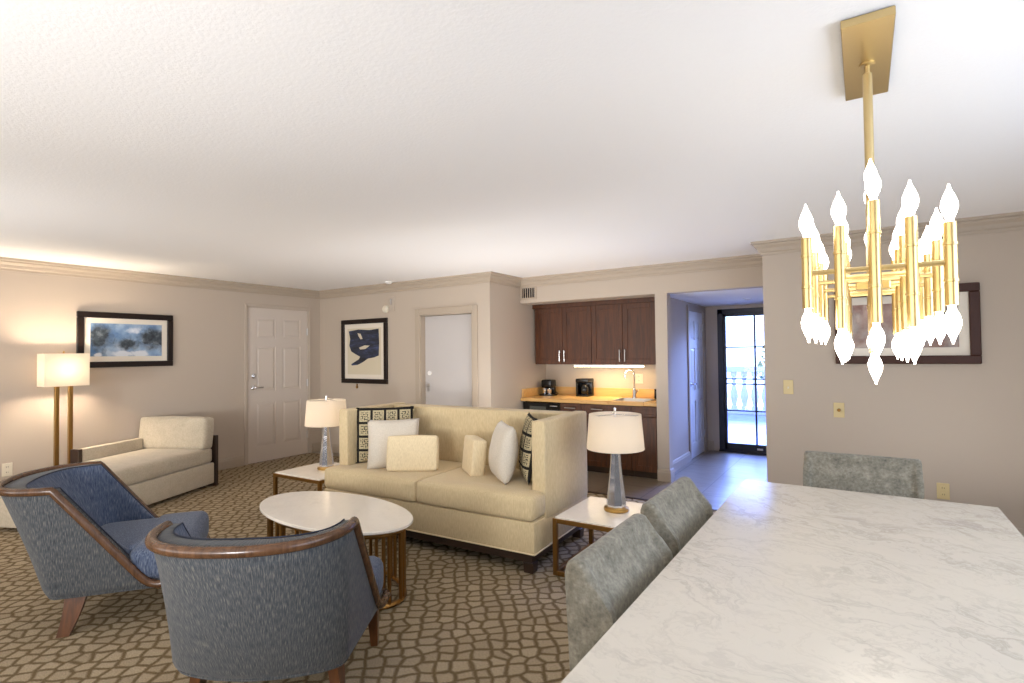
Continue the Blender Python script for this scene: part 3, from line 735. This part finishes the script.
b = BM(); lathe(b, [(0.03, 0), (0.03, 0.012), (0.024, 0.02), (0.022, 0.10), (0.014, 0.115)], seg=18); link('base', b, CHROME, t, True)
b = BM(); tube(b, [(0, 0, 0.10), (0, 0, 0.28)]+[(-0.045+0.045*math.cos(a), -0.03+0.03*math.cos(a), 0.28+0.055*math.sin(a)) for a in [PI*k/10 for k in range(1, 11)]]+[(-0.09, -0.06, 0.24)], 0.010, 10); link('spout', b, CHROME, t, True)
b = BM(); tube(b, [(0.02, 0, 0.06), (0.05, -0.01, 0.09), (0.06, -0.03, 0.10)], 0.008, 8); link('handle', b, CHROME, t, True)
# base units
def base_unit(name, label, x0, x1, body=True):
    t = thing(name, label, 'cabinet', (x0, CY+0.005, 0), 0, 'kitchenette base cabinets')
    w = x1-x0
    b = BM(); box(b, 0.001, w-0.001, 0, 0.62, 0.075, CZ-0.041); link('body', b, CHERRY, t)
    b = BM(); box(b, 0.001, w-0.001, 0.05, 0.07, 0, 0.075); link('toe_kick', b, DKWOOD, t)
    return t, w
t, w = base_unit('base_cabinet', 'narrow cherry base cabinet beside the black refrigerator', -3.05, -2.775)
cab_door('drawer', w-0.006, 0.105, t, (0.003, 0, 0.68), w/2, 0.055, True); cab_door('door', w-0.006, 0.59, t, (0.003, 0, 0.082), w-0.04, 0.50)
t, w = base_unit('base_cabinet', 'wide cherry base cabinet in the middle of the kitchenette', -2.775, -2.165)
cab_door('drawer', w-0.006, 0.105, t, (0.003, 0, 0.68), w/2-0.1, 0.055, True); cab_door('door', w/2-0.005, 0.59, t, (0.003, 0, 0.082), w/2-0.04, 0.50); cab_door('door', w/2-0.005, 0.59, t, (w/2+0.002, 0, 0.082), 0.03, 0.50)
t, w = base_unit('base_cabinet', 'cherry base cabinet against the white jamb', -2.165, XJ-0.002)
cab_door('drawer', w-0.006, 0.105, t, (0.003, 0, 0.68)); cab_door('door', w-0.006, 0.59, t, (0.003, 0, 0.082), 0.03, 0.50)
t = thing('mini_fridge', 'black mini refrigerator under the left end of the worktop', 'refrigerator', (-3.575, CY+0.02, 0))
b = BM(); box(b, 0, 0.515, 0.02, 0.6, 0.02, 0.785, 0.006, 1); link('body', b, BLACK, t)
b = BM(); box(b, 0.0, 0.515, -0.03, 0.018, 0.05, 0.78, 0.008, 2); d = link('door', b, BLKGL, t)
b = BM(); box(b, 0.10, 0.33, -0.034, -0.029, 0.60, 0.735, 0.002, 1); link('window', b, plain('smoked_glass', (70, 72, 66), 0.15), d)
b = BM(); tube(b, [(0.40, -0.055, 0.745), (0.50, -0.055, 0.745)], 0.008, 8); tube(b, [(0.41, -0.055, 0.745), (0.41, -0.03, 0.745)], 0.005, 6); tube(b, [(0.49, -0.055, 0.745), (0.49, -0.03, 0.745)], 0.005, 6); link('handle', b, CHROME, d, True)
b = BM(); box(b, 0.36, 0.50, -0.034, -0.029, 0.63, 0.72, 0.002, 1); link('control_panel', b, BLACK, d)
# coffee things
t = thing('pod_coffee_maker', 'squat black coffee maker on a black tray at the left of the worktop', 'coffee maker', (-3.455, 6.17, CZ+0.001))
b = BM(); lathe(b, [(0.118, 0), (0.118, 0.014), (0.11, 0.018), (0.001, 0.016)], seg=28); tube(b, [(0.112, 0, 0.01), (0.145, 0, 0.03), (0.112, 0, 0.05)], 0.006, 8); link('tray', b, BLACK, t, True)
b = BM(); box(b, -0.075, 0.075, -0.06, 0.09, 0.10, 0.205, 0.02, 3); box(b, -0.07, 0.07, 0.03, 0.09, 0.018, 0.11, 0.01, 2); link('body', b, BLACK, t, True)
for x in (-0.035, 0.035):
    b = BM(); lathe(b, [(0.024, 0.018), (0.030, 0.05), (0.030, 0.085), (0.026, 0.085), (0.024, 0.03), (0.001, 0.024)], (x, -0.03, 0), 16); link('cup', b, CHROME, t, True)
t = thing('drip_coffee_maker', 'upright black drip coffee maker with glass carafe near the middle of the worktop', 'coffee maker', (-2.97, 6.25, CZ+0.001))
b = BM(); box(b, -0.085, 0.085, -0.09, 0.09, 0, 0.025, 0.008, 2); box(b, -0.085, 0.085, 0.03, 0.09, 0.02, 0.2, 0.008, 2); box(b, -0.088, 0.088, -0.09, 0.092, 0.175, 0.225, 0.012, 2); box(b, -0.085, -0.06, -0.085, 0.09, 0.02, 0.19, 0.006, 1); link('body', b, BLACK, t, True)
b = BM(); lathe(b, [(0.045, 0.026), (0.056, 0.06), (0.054, 0.10), (0.038, 0.14), (0.042, 0.15), (0.001, 0.15)], (0.01, -0.03, 0), 20); link('carafe', b, BLKGL, t, True)
b = BM(); tube(b, [(0.06, -0.05, 0.13), (0.085, -0.07, 0.12), (0.085, -0.07, 0.06), (0.06, -0.05, 0.05)], 0.007, 8); link('carafe_handle', b, BLACK, t, True)
t = thing('black_canister', 'small black canister at the right end of the worktop against the jamb', 'canister', (-2.03, 6.25, CZ+0.001))
b = BM(); box(b, -0.035, 0.035, -0.03, 0.03, 0, 0.10, 0.008, 2); link('body', b, BLACK, t, True)
b = BM(); box(b, -0.036, 0.036, -0.031, 0.031, 0.10, 0.115, 0.006, 2); link('lid', b, BLACK, t, True)

# ---------------------------------------------------------------- sofa and cushions
R3 = math.radians(2.6)
SO = Vector((-2.696, 2.855, 0))
t = thing('sofa', 'tan linen sofa with tall straight arms facing the oval coffee table', 'sofa', SO, R3)
HW = 0.955
b = BM(); box(b, -HW, HW, 0.012, 0.88, 0.125, 0.325, 0.012, 2); link('base', b, LINEN, t, True)
b = BM(); tube(b, [(-HW, 0.012, 0.128), (HW, 0.012, 0.128)], 0.005, 6); tube(b, [(HW, 0.012, 0.128), (HW, 0.88, 0.128)], 0.005, 6); tube(b, [(-HW, 0.012, 0.128), (-HW, 0.88, 0.128)], 0.005, 6); link('welt', b, LINENP, t, True)
for s in (-1, 1):
    b = BM(); x0, x1 = sorted((s*(HW-0.098), s*(HW+0.002))); box(b, x0, x1, 0.165, 0.882, 0.30, 0.94, 0.014, 3); link('arm', b, LINEN, t, True)
b = BM(); box(b, -HW+0.098, HW-0.098, 0.71, 0.88, 0.30, 0.932, 0.014, 3); link('backrest', b, LINEN, t, True)
for s in (-1, 1):      # T cushions: the front lobe reaches out in front of the arm
    b = BM(); x0, x1 = sorted((s*0.003, s*(HW-0.004))); soft(b, x0, x1, 0.0, 0.19, 0.328, 0.487, 0.012, 0.03, 8)
    x0, x1 = sorted((s*0.003, s*(HW-0.105))); soft(b, x0, x1, 0.03, 0.705, 0.330, 0.490, 0.012, 0.03, 10)
    link('seat_cushion', b, LINEN, t, True, 180)
b = BM(); box(b, -HW+0.03, HW-0.03, 0.035, 0.84, 0.065, 0.125); link('plinth', b, DKWOOD, t)
for x in (-HW+0.055, HW-0.055):
    for y in (0.06, 0.81):
        b = BM(); taper(b, (x, y, 0.066), (0.036, 0.036), (x, y, 0), (0.032, 0.032), 0.003); link('leg', b, DKWOOD, t)
def place_pillow(name, label, cx, cy, nx, ny, w, h, th, mat, lean, group, flat=False, z=0.492):
    """standing pillow whose face looks along (nx, ny); lean tips its top backwards"""
    ang = math.atan2(ny, nx)+PI/2
    o = thing(name, label, 'pillow', (cx, cy, z), ang, group)
    b = BM(); M = Matrix.Rotation(-lean, 4, 'X')
    if flat: soft(b, -w/2, w/2, -th/2, th/2, 0, h, 0.008, 0.017, 14, M)
    else: pillow(b, w, h, th, M=M)
    q = link('cover', b, mat, o, True, 50 if flat else 180)
    return o
place_pillow('patterned_pillow', 'black and cream patterned pillow tucked in the left corner of the sofa', -3.365, 3.215, 0.70, -0.71, 0.48, 0.46, 0.12, PATTERN, 0.13, 'patterned sofa pillows')
place_pillow('square_pillow', 'pearl grey square pillow leaning on the left patterned pillow', -3.115, 3.065, 0.70, -0.71, 0.41, 0.39, 0.14, PEARL, 0.25, 'plain sofa pillows')
place_pillow('lumbar_pillow', 'small tan rectangular cushion in front of the pearl grey pillow', -2.925, 3.075, 0.55, -0.83, 0.385, 0.265, 0.10, LINENP, 0.22, 'lumbar cushions', True)
place_pillow('patterned_pillow', 'black and cream patterned pillow against the right arm of the sofa', -2.055, 3.31, -0.78, -0.62, 0.46, 0.455, 0.12, PATTERN, 0.14, 'patterned sofa pillows')
place_pillow('square_pillow', 'pearl square pillow seen edge-on beside the right patterned pillow', -2.195, 3.195, -0.70, -0.71, 0.41, 0.40, 0.19, PEARL, 0.14, 'plain sofa pillows')
place_pillow('lumbar_pillow', 'small tan rectangular cushion turned towards the middle of the sofa at its right end', -2.475, 3.245, -0.62, -0.78, 0.29, 0.265, 0.105, LINENP, 0.10, 'lumbar cushions', True)

# ---------------------------------------------------------------- side tables and table lamps
def side_table(label, x0, y0, w, d, h, rz):
    t = thing('side_table', label, 'side table', (x0, y0, 0), rz, 'brass side tables'); s = 0.028
    for x in (0, w-s):
        for y in (0, d-s):
            b = BM(); box(b, x, x+s, y, y+s, 0, h, 0.002, 1); link('leg', b, BRASSD, t)
    for nm, z in (('top_frame', h-s), ('bottom_frame', 0.0)):
        b = BM()
        box(b, s, w-s, 0, s, z, z+s, 0.002, 1); box(b, s, w-s, d-s, d, z, z+s, 0.002, 1); box(b, 0, s, s, d-s, z, z+s, 0.002, 1); box(b, w-s, w, s, d-s, z, z+s, 0.002, 1)
        link(nm, b, BRASSD, t)
    b = BM(); box(b, s*0.4, w-s*0.4, s*0.4, d-s*0.4, h-0.004, h+0.008, 0.003, 2); link('table_top', b, MARBLE2, t)
    return t
side_table('brass framed side table with white top beside the right arm of the sofa', -1.655, 2.985, 0.60, 0.58, 0.352, R3*0.5)
side_table('brass framed side table with white top beyond the left arm of the sofa', -4.40, 2.865, 0.62, 0.58, 0.352, R3*0.5)
def table_lamp(label, x, y, z, watts):
    t = thing('table_lamp', label, 'lamp', (x, y, z), 0, 'mirrored glass table lamps')
    b = BM(); lathe(b, [(0.078, 0), (0.08, 0.006), (0.08, 0.018), (0.06, 0.026), (0.05, 0.03)], seg=28); link('base', b, BRASS, t, True)
    b = BM(); rings = []
    for r, zz in [(0.062, 0.026), (0.064, 0.04), (0.055, 0.12), (0.044, 0.21), (0.035, 0.30), (0.030, 0.385), (0.02, 0.395)]:
        rings.append([Vector((r*math.cos(2*PI*k/8+0.2), r*math.sin(2*PI*k/8+0.2), zz)) for k in range(8)])
    ring_faces(b, rings); link('body', b, GLASSY, t)
    b = BM(); tube(b, [(0, 0, 0.37), (0, 0, 0.645)], 0.006, 8); lathe(b, [(0.001, 0.638), (0.011, 0.648), (0.011, 0.658), (0.001, 0.668)], seg=12); link('stem', b, CHROME, t, True)
    b = BM(); n = 40
    prof = [(0.186, 0.398), (0.168, 0.622), (0.166, 0.622), (0.184, 0.398)]
    rings = [[Vector((r*math.cos(2*PI*k/n), r*math.sin(2*PI*k/n), zz)) for k in range(n)] for r, zz in prof]; rings.append(rings[0])
    ring_faces(b, rings, True, False); bmesh.ops.remove_doubles(b, verts=b.verts[:], dist=1e-5)
    link('lamp_shade', b, SHADE, t, True, 60)
    b = BM()
    for k in range(3): a = 2*PI*k/3; tube(b, [(0, 0, 0.62), (0.166*math.cos(a), 0.166*math.sin(a), 0.618)], 0.003, 6)
    link('spider', b, CHROME, t)
    b = BM(); lathe(b, [(0.012, 0.40), (0.014, 0.43), (0.030, 0.475), (0.030, 0.50), (0.015, 0.525), (0.001, 0.53)], seg=16); link('bulb', b, emit('warm_bulb_'+str(int(watts*10)), (1.0, 0.76, 0.48), watts*1.2), t, True)
    point_light('table_lamp_light', (x, y, z+0.48), watts, (1.0, 0.78, 0.52), 0.035)
table_lamp('mirrored glass table lamp with white drum shade on the side table by the kitchenette', -1.367, 3.325, 0.361, 6)
table_lamp('glowing table lamp half hidden behind the left arm of the sofa', -4.10, 3.20, 0.361, 13)

# ---------------------------------------------------------------- floor lamp
t = thing('floor_lamp', 'tall twin post brass floor lamp with glowing rectangular shade behind the chaise', 'floor lamp', (-6.43, 2.0, 0))
b = BM(); box(b, -0.10, 0.10, -0.15, 0.15, 0, 0.02, 0.004, 1); link('base', b, BRASS, t)
for y in (-0.053, 0.053):
    b = BM(); box(b, -0.017, 0.017, y-0.017, y+0.017, 0.02, 1.17, 0.002, 1); link('post', b, BRASSD, t)
b = BM(); box(b, -0.014, 0.014, -0.07, 0.07, 1.15, 1.175, 0.003, 1); link('cross_bar', b, BRASS, t)
b = BM(); SX, SY, Z0, Z1 = 0.10, 0.172, 1.125, 1.435
for x in (-SX, SX): box(b, x-0.0015, x+0.0015, -SY, SY, Z0, Z1)
for y in (-SY, SY): box(b, -SX+0.0015, SX-0.0015, y-0.0015, y+0.0015, Z0, Z1)
link('lamp_shade', b, SHADE, t)
b = BM(); tube(b, [(0, 0, 1.17), (0, 0, 1.445)], 0.005, 8); lathe(b, [(0.001, 1.44), (0.012, 1.447), (0.001, 1.46)], seg=12); tube(b, [(-SX, 0, 1.43), (SX, 0, 1.43)], 0.003, 6); link('stem', b, BRASS, t, True)
b = BM(); lathe(b, [(0.012, 1.20), (0.014, 1.23), (0.032, 1.28), (0.030, 1.31), (0.001, 1.335)], seg=16); link('bulb', b, emit('floor_lamp_bulb', (1.0, 0.80, 0.55), 20), t, True)
point_light('floor_lamp_light', (-6.43, 2.0, 1.285), 74, (1.0, 0.82, 0.62), 0.07)

# ---------------------------------------------------------------- chaise (daybed)
CA = math.radians(24)
# local x runs along the open front towards the near end, local y runs away from the wall to the front
t = thing('chaise_daybed', 'beige velvet chaise with bolster and dark end panels standing by the left wall', 'chaise', (-5.886, 3.177, 0), math.atan2(-math.cos(CA), math.sin(CA)))
L, W = 1.62, 0.80         # local: x 0..L, front at y=0, wall side at y=-W (right-handed: +y is to the left of x)
b = BM(); box(b, 0.045, L-0.045, -W+0.05, 0.0, 0.035, 0.255, 0.012, 2); link('base', b, CHAISE, t, True)
b = BM(); soft(b, 0.05, L-0.05, -W+0.06, -0.01, 0.255, 0.415, 0.012, 0.035, 10); link('mattress', b, CHAISE, t, True, 180)
b = BM(); box(b, -0.0, 0.04, -W, 0.012, 0, 0.54, 0.003, 1); link('end_panel', b, DKWOOD, t)
b = BM(); box(b, L-0.05, L, -W, 0.005, 0.03, 0.27, 0.01, 2); link('end_panel', b, CHAISE, t)
b = BM(); box(b, 0.21, 0.90, -W-0.002, -W+0.085, 0.25, 0.53, 0.010, 2); link('back_panel', b, CHAISE, t, True)
b = BM(); box(b, 0.90, 0.94, -W-0.004, -W+0.09, 0.03, 0.535, 0.003, 1); link('back_post', b, DKWOOD, t)
b = BM(); soft(b, 0.05, 0.21, -W+0.0, -0.01, 0.40, 0.735, 0.012, 0.035, 12, Matrix.Translation((0.05, 0, 0.4)) @ Matrix.Rotation(-0.10, 4, 'Y') @ Matrix.Translation((-0.05, 0, -0.4))); link('bolster', b, CHAISE, t, True, 180)
for x in (0.15, L-0.15):
    for y in (-0.08, -W+0.12):
        b = BM(); box(b, x-0.03, x+0.03, y-0.03, y+0.03, 0, 0.036); link('foot', b, DKWOOD, t)

# ---------------------------------------------------------------- coffee table
t = thing('coffee_table', 'oval white marble coffee table on a ring of brass rods before the sofa', 'coffee table', (-2.76, 2.20, 0), math.radians(-3))
A_, B_ = 0.62, 0.32
def ell(a, b_, n, z=0): return [(a*math.cos(2*PI*k/n), b_*math.sin(2*PI*k/n)) for k in range(n)]
b = BM(); rings = [[Vector((x, y, z)) for x, y in ell(A_-o, B_-o, 72)] for o, z in ((0.005, 0.423), (0.0, 0.427), (0.0, 0.438), (0.005, 0.442))]; ring_faces(b, rings); link('table_top', b, MARBLE2, t, True, 35)
b = BM(); tube(b, [(x, y, 0.40) for x, y in ell(A_-0.055, B_-0.055, 60)], 0.013, 6, True); link('top_ring', b, BRASSD, t, True)
b = BM(); tube(b, [(x, y, 0.014) for x, y in ell(A_-0.055, B_-0.055, 60)], 0.014, 6, True); link('bottom_ring', b, BRASSD, t, True)
NP = 15
for k in range(NP):
    for dlt in (-0.055, 0.055):
        a = 2*PI*(k+0.5)/NP+dlt
        x, y = (A_-0.055)*math.cos(a), (B_-0.055)*math.sin(a)
        b = BM(); tube(b, [(x, y, 0.014), (x, y, 0.40)], 0.011, 8); link('rod', b, BRASSD, t, True)

# ---------------------------------------------------------------- barrel armchairs
def smooth(u): u = max(0, min(1, u)); return u*u*(3-2*u)
def make_armchair():
    t = thing('barrel_armchair', 'blue tweed barrel armchair turned sideways in front of the chaise', 'armchair', (0, 0, 0), 0, 'blue barrel armchairs')
    ZT = 0.735
    st = []         # stations: (kind, sign, param)
    fs = [0.55, 0.52, 0.48, 0.44, 0.41, 0.385, 0.36, 0.33, 0.29, 0.24, 0.18, 0.12, 0.06, 0.025, 0.008]
    for f in fs: st.append(('s', 1, f))
    nb = 28
    for k in range(nb+1): st.append(('b', 1, PI*k/nb))
    for f in fs[::-1]: st.append(('s', -1, f))
    def w(z): return 0.332+0.024*(z-0.2)/0.54
    def bk(z): return 0.105+0.20*((z-0.2)/0.54)
    ep = 0.86
    def sp(c): return math.copysign(abs(c)**ep, c)
    def htop(k, p):
        if k == 'b': return ZT
        lo = 0.212
        zl = ZT-(ZT-0.215)*(p/0.405)
        d_ = 0.03                # smooth maximum of the diagonal and the low rail
        hmx = max(lo, zl); e = abs(zl-lo)
        if e < 2*d_: hmx += (2*d_-e)**2/(8*d_)
        return min(hmx, ZT)
    def outer(k, s, p, z):
        if k == 's': return Vector((s*(w(z)+0.04*p/0.55), p, z))
        e = 1.12-0.26*(z-0.2)/0.54; c_ = math.cos(p)
        return Vector((w(z)*math.copysign(abs(c_)**e, c_), -bk(z)*abs(math.sin(p))**e, z))
    def band(k, s, p):
        h = htop(k, p)
        if k == 's': tt = 0.045; return Vector((s*(w(h)+0.04*p/0.55-tt), p+ (0.02 if p < 0.375 else 0), h+0.002))
        tk = 0.045+0.075*math.sin(p)**0.8
        return Vector(((w(h)-0.045-0.02*math.sin(p))*sp(math.cos(p)), 0.02-(bk(h)-tk+0.02)*abs(math.sin(p))**ep, h+0.004))
    def inner_bot(k, s, p):
        if k == 's': return Vector((s*0.29, 0.18+p*0.37/0.55, min(0.36, htop(k, p)-0.01)))
        return Vector((0.29*sp(math.cos(p)), 0.18-0.13*abs(math.sin(p))**ep, 0.34))
    b = BM(); rows = []; lining = []
    for k, s, p in st:
        h = htop(k, p); col = []
        for i in range(9): z = 0.20+(h-0.20)*i/8; col.append(outer(k, s, p, z))
        
        for i, (q_, dz) in enumerate(((0.955, 0.0), (0.985, 0.012), (0.998, 0.034))): v_ = outer(k, s, p, 0.20+dz); col[i] = Vector((v_.x*q_, v_.y-(1-q_)*math.copysign(0.3, v_.y-0.25) if k == 'b' else v_.y, 0.20+dz))
        a, c = col[-1], band(k, s, p)
        m_ = (a+c)/2; m_.z += 0.008; col.append(m_); col.append(c); inn = [c.copy()]
        e_ = inner_bot(k, s, p)
        for i in range(1, 8):
            u = i/7; q = c.lerp(e_, u); q.z += 0.0
            n_ = Vector((q.x, q.y-0.25, 0)).normalized() if Vector((q.x, q.y-0.25, 0)).length > 1e-6 else Vector((0, 0, 0))
            q -= n_*0.018*math.sin(PI*u); inn.append(q)
        rows.append(col); lining.append(inn)
    ring_faces(b, rows, False, False)
    link('upholstered_shell', b, BLUE, t, True, 180)
    b = BM(); ring_faces(b, lining, False, False); link('inner_back', b, BLUEIN2, t, True, 180)
    # under-frame: the plan outline at seat height, closed below
    b = BM(); pl = [outer(k, s, p, 0.2) for k, s, p in st]
    prism(b, [(v.x*0.95, v.y*0.98+0.008) for v in pl], 0.192, 0.235); link('seat_deck', b, BLUE, t)
    b = BM(); tube(b, [(v.x*0.957, v.y*0.985+0.010, 0.199) for v in pl], 0.004, 6); link('welt', b, BLUE, t, True)
    # walnut rail along the top edge, down the arms and round the seat front
    path = []
    for k, s, p in st: h = htop(k, p); q = outer(k, s, p, h); path.append(q+Vector((0, 0, 0.004)))
    wf = w(0.21)+0.04; r = 0.05; fr = []
    for a in (0, 30, 60, 90): fr.append(Vector((-(wf-r+r*math.cos(math.radians(a))), 0.56+r*math.sin(math.radians(a))-0.03, 0.218)))
    fr2 = [Vector((-v.x, v.y, v.z)) for v in fr[::-1]]
    b = BM(); tube(b, path+fr+fr2, 0.0195, 12, True, rx=0.020); link('wood_trim', b, WALNUT, t, True, 180)
    b = BM(); pts = [band(k, s, p)+Vector((0, 0, 0.004)) for k, s, p in st if not (k == 's' and p > 0.36)]
    tube(b, pts, 0.0032, 6); link('piping', b, PIPING, t, True)
    # seat cushion, rounded at the front
    b = BM(); soft(b, -0.295, 0.295, 0.02, 0.40, 0.225, 0.40, 0.012, 0.04, 10); soft(b, -0.35, 0.35, 0.31, 0.59, 0.225, 0.402, 0.014, 0.045, 12)
    link('seat_cushion', b, BLUEIN, t, True, 180)
    for s in (-1, 1):
        b = BM(); taper(b, (s*0.315, 0.49, 0.20), (0.026, 0.026), (s*0.322, 0.50, 0), (0.016, 0.016), 0.003); link('leg', b, LEGWOOD, t)
        b = BM(); rings = []
        for u in [i/8 for i in range(9)]:
            z = 0.20*(1-u); yy = 0.075-0.045*u**1.6; hy = 0.047-0.02*u; hx = 0.022-0.006*u; xx = s*(0.255+0.035*u)
            rings.append([Vector((xx+a*hx, yy+c*hy, z)) for a, c in ((-1, -1), (1, -1), (1, 1), (-1, 1))])
        ring_faces(b, rings); link('leg', b, LEGWOOD, t, True, 30)
    return t
ch = make_armchair(); ch.location = (-3.64, 1.2, 0); ch.rotation_euler = (0, 0, math.radians(-35))
dup(ch, (-1.968, 1.232, 0), math.radians(35), 'blue tweed barrel armchair with its back to us, nearest in front of the coffee table')

# ---------------------------------------------------------------- dining table and chairs
TX0, TX1, TY0, TY1, TZ = -0.498, 0.434, 0.40, 2.832, 0.76
t = thing('dining_table', 'long dining table with grey veined white marble top below the chandelier', 'dining table', ((TX0+TX1)/2, (TY0+TY1)/2, 0))
hw, hl = (TX1-TX0)/2, (TY1-TY0)/2
b = BM(); box(b, -hw, hw, -hl, hl, TZ-0.03, TZ, 0.003, 2); link('table_top', b, MARBLE, t)
b = BM()
for y in (-hl+0.45, hl-0.75): box(b, -0.14, 0.14, y-0.16, y+0.16, 0.03, TZ-0.07, 0.01, 2); box(b, -0.24, 0.24, y-0.24, y+0.24, 0, 0.03, 0.005, 1)
link('pedestal', b, DKWOOD, t)
b = BM(); box(b, -0.2, 0.2, -hl+0.2, hl-0.5, TZ-0.07, TZ-0.03); link('apron', b, DKWOOD, t)
def make_dining(label):
    """faces +y; origin on the floor under the outer face of the back"""
    t = thing('dining_chair', label, 'dining chair', (0, 0, 0), 0, 'grey upholstered dining chairs')
    W2 = 0.25
    b = BM()
    # back: side profile (y, z) swept across, with wings that stand a little proud of the inner panel
    def prof(x):
        e = abs(x)/W2; wing = 0.014*smooth((e-0.84)/0.06)
        top = 0.852; rnd = 0.022*max(0, (e-0.955)/0.045)**2
        return [(0.02+rnd*0.2, 0.30), (0.012+rnd*0.2, 0.55), (0.0+rnd*0.2, top-0.03-rnd), (0.008, top-0.008-rnd*0.6), (0.028, top-rnd*0.5), (0.050, top-0.006-rnd*0.6), (0.062+wing*0.5, top-0.03-rnd),
                (0.085+wing, 0.78), (0.115+wing*1.2, 0.74), (0.150+wing*1.3, 0.55), (0.168+wing*1.2, 0.47), (0.175, 0.30)]
    xs = [-W2, -0.246, -0.238, -0.226, -0.216, -0.208, -0.19, -0.1, 0, 0.1, 0.19, 0.208, 0.216, 0.226, 0.238, 0.246, W2]
    ring_faces(b, [[Vector((x, y, z)) for y, z in prof(x)] for x in xs]); link('backrest', b, GREY, t, True, 55)
    b = BM(); soft(b, -0.245, 0.245, 0.10, 0.56, 0.33, 0.475, 0.010, 0.03, 8); link('seat', b, GREY, t, True, 180)
    for x in (-0.215, 0.215):
        for y, y2 in ((0.06, 0.03), (0.52, 0.52)):
            b = BM(); taper(b, (x, y, 0.34), (0.022, 0.022), (x, y2, 0), (0.014, 0.014), 0.002); link('leg', b, DKWOOD, t)
    return t
dc = make_dining('grey upholstered dining chair nearest on the left long side of the marble table'); dc.location = (-0.665, 1.505, 0); dc.rotation_euler = (0, 0, -PI/2)
dup(dc, (-0.68, 2.115, 0), -PI/2, 'grey upholstered dining chair on the left long side of the marble table, nearer the hallway')
dup(dc, (-0.025, 3.30, 0), PI, 'grey upholstered dining chair at the far end of the marble table by the wall')

# ---------------------------------------------------------------- chandelier
CX = 0.03
t = thing('chandelier', 'brass chandelier of candle tubes with glowing bulbs at both ends above the marble table', 'chandelier', (CX, 2.045, 0))
b = BM(); box(b, -0.064, 0.064, -0.265, 0.265, ZC-0.026, ZC-0.001, 0.002, 1); link('canopy', b, CANOPY, t)
b = BM(); lathe(b, [(0.022, ZC-0.026), (0.022, ZC-0.032), (0.008, ZC-0.034), (0.007, ZC-0.055), (0.013, ZC-0.058), (0.013, 1.60)], seg=14); link('stem', b, CANOPY, t, True)
ZRD = 1.594; YS = [-0.389, -0.130, 0.130, 0.389]; XSX = [-0.152, -0.076, 0.0, 0.076, 0.151]
for y in YS:
    b = BM(); tube(b, [(-0.165, y, ZRD), (0.165, y, ZRD)], 0.007, 8); link('cross_rod', b, GOLD, t, True)
for y in (-0.2595, 0.0, 0.2595):
    b = BM(); tube(b, [(-0.08, y, ZRD-0.004), (0.08, y, ZRD-0.004)], 0.007, 8); link('cross_rod', b, GOLD, t, True)
b = BM(); tube(b, [(0, -0.40, ZRD-0.012), (0, 0.40, ZRD-0.012)], 0.006, 8); link('long_rod', b, GOLD, t, True)
b = BM(); box(b, -0.045, 0.045, -0.03, 0.03, ZRD-0.02, ZRD+0.012, 0.003, 1); link('hub', b, GOLD, t)
ZT_ = {0: (1.499, 1.690), 1: (1.441, 1.712), 2: (1.454, 1.764), 3: (1.441, 1.714), 4: (1.490, 1.690)}
def bulb_bm():
    b = BM()
    lathe(b, [(0.0075, 0), (0.0085, 0.010), (0.014, 0.022), (0.0175, 0.036), (0.0165, 0.050), (0.011, 0.066), (0.0055, 0.078), (0.003, 0.086), (0.002, 0.092)], seg=16)
    return b
first_bulb = None
for j, y in enumerate(YS):
    for i, x in enumerate(XSX):
        z0, z1 = ZT_[i]
        if i == 2 and j in (1, 2): z0, z1 = 1.376, 1.86
        if i == 2 and j == 0: yy = y-0.012
        else: yy = y
        b = BM(); r = 0.0135; h = z1-z0
        prof = [(r, 0)]
        for f in (0.30, 0.74): prof += [(r, h*f-0.004), (r+0.0018, h*f-0.003), (r+0.0018, h*f+0.003), (r, h*f+0.004)]
        prof += [(r, h)]
        lathe(b, prof, seg=16); o = link('candle_tube', b, GOLD, t, True, 30); o.location = (x, yy, z0)
        for up in (1, 0):
            if first_bulb is None: bo = link('bulb', bulb_bm(), BULB, o, True, 180); first_bulb = bo
            else: bo = first_bulb.copy(); C.objects.link(bo); bo.parent = o
            bo.location = (0, 0, h if up else 0); bo.rotation_euler = (0, 0, 0) if up else (PI, 0, 0)
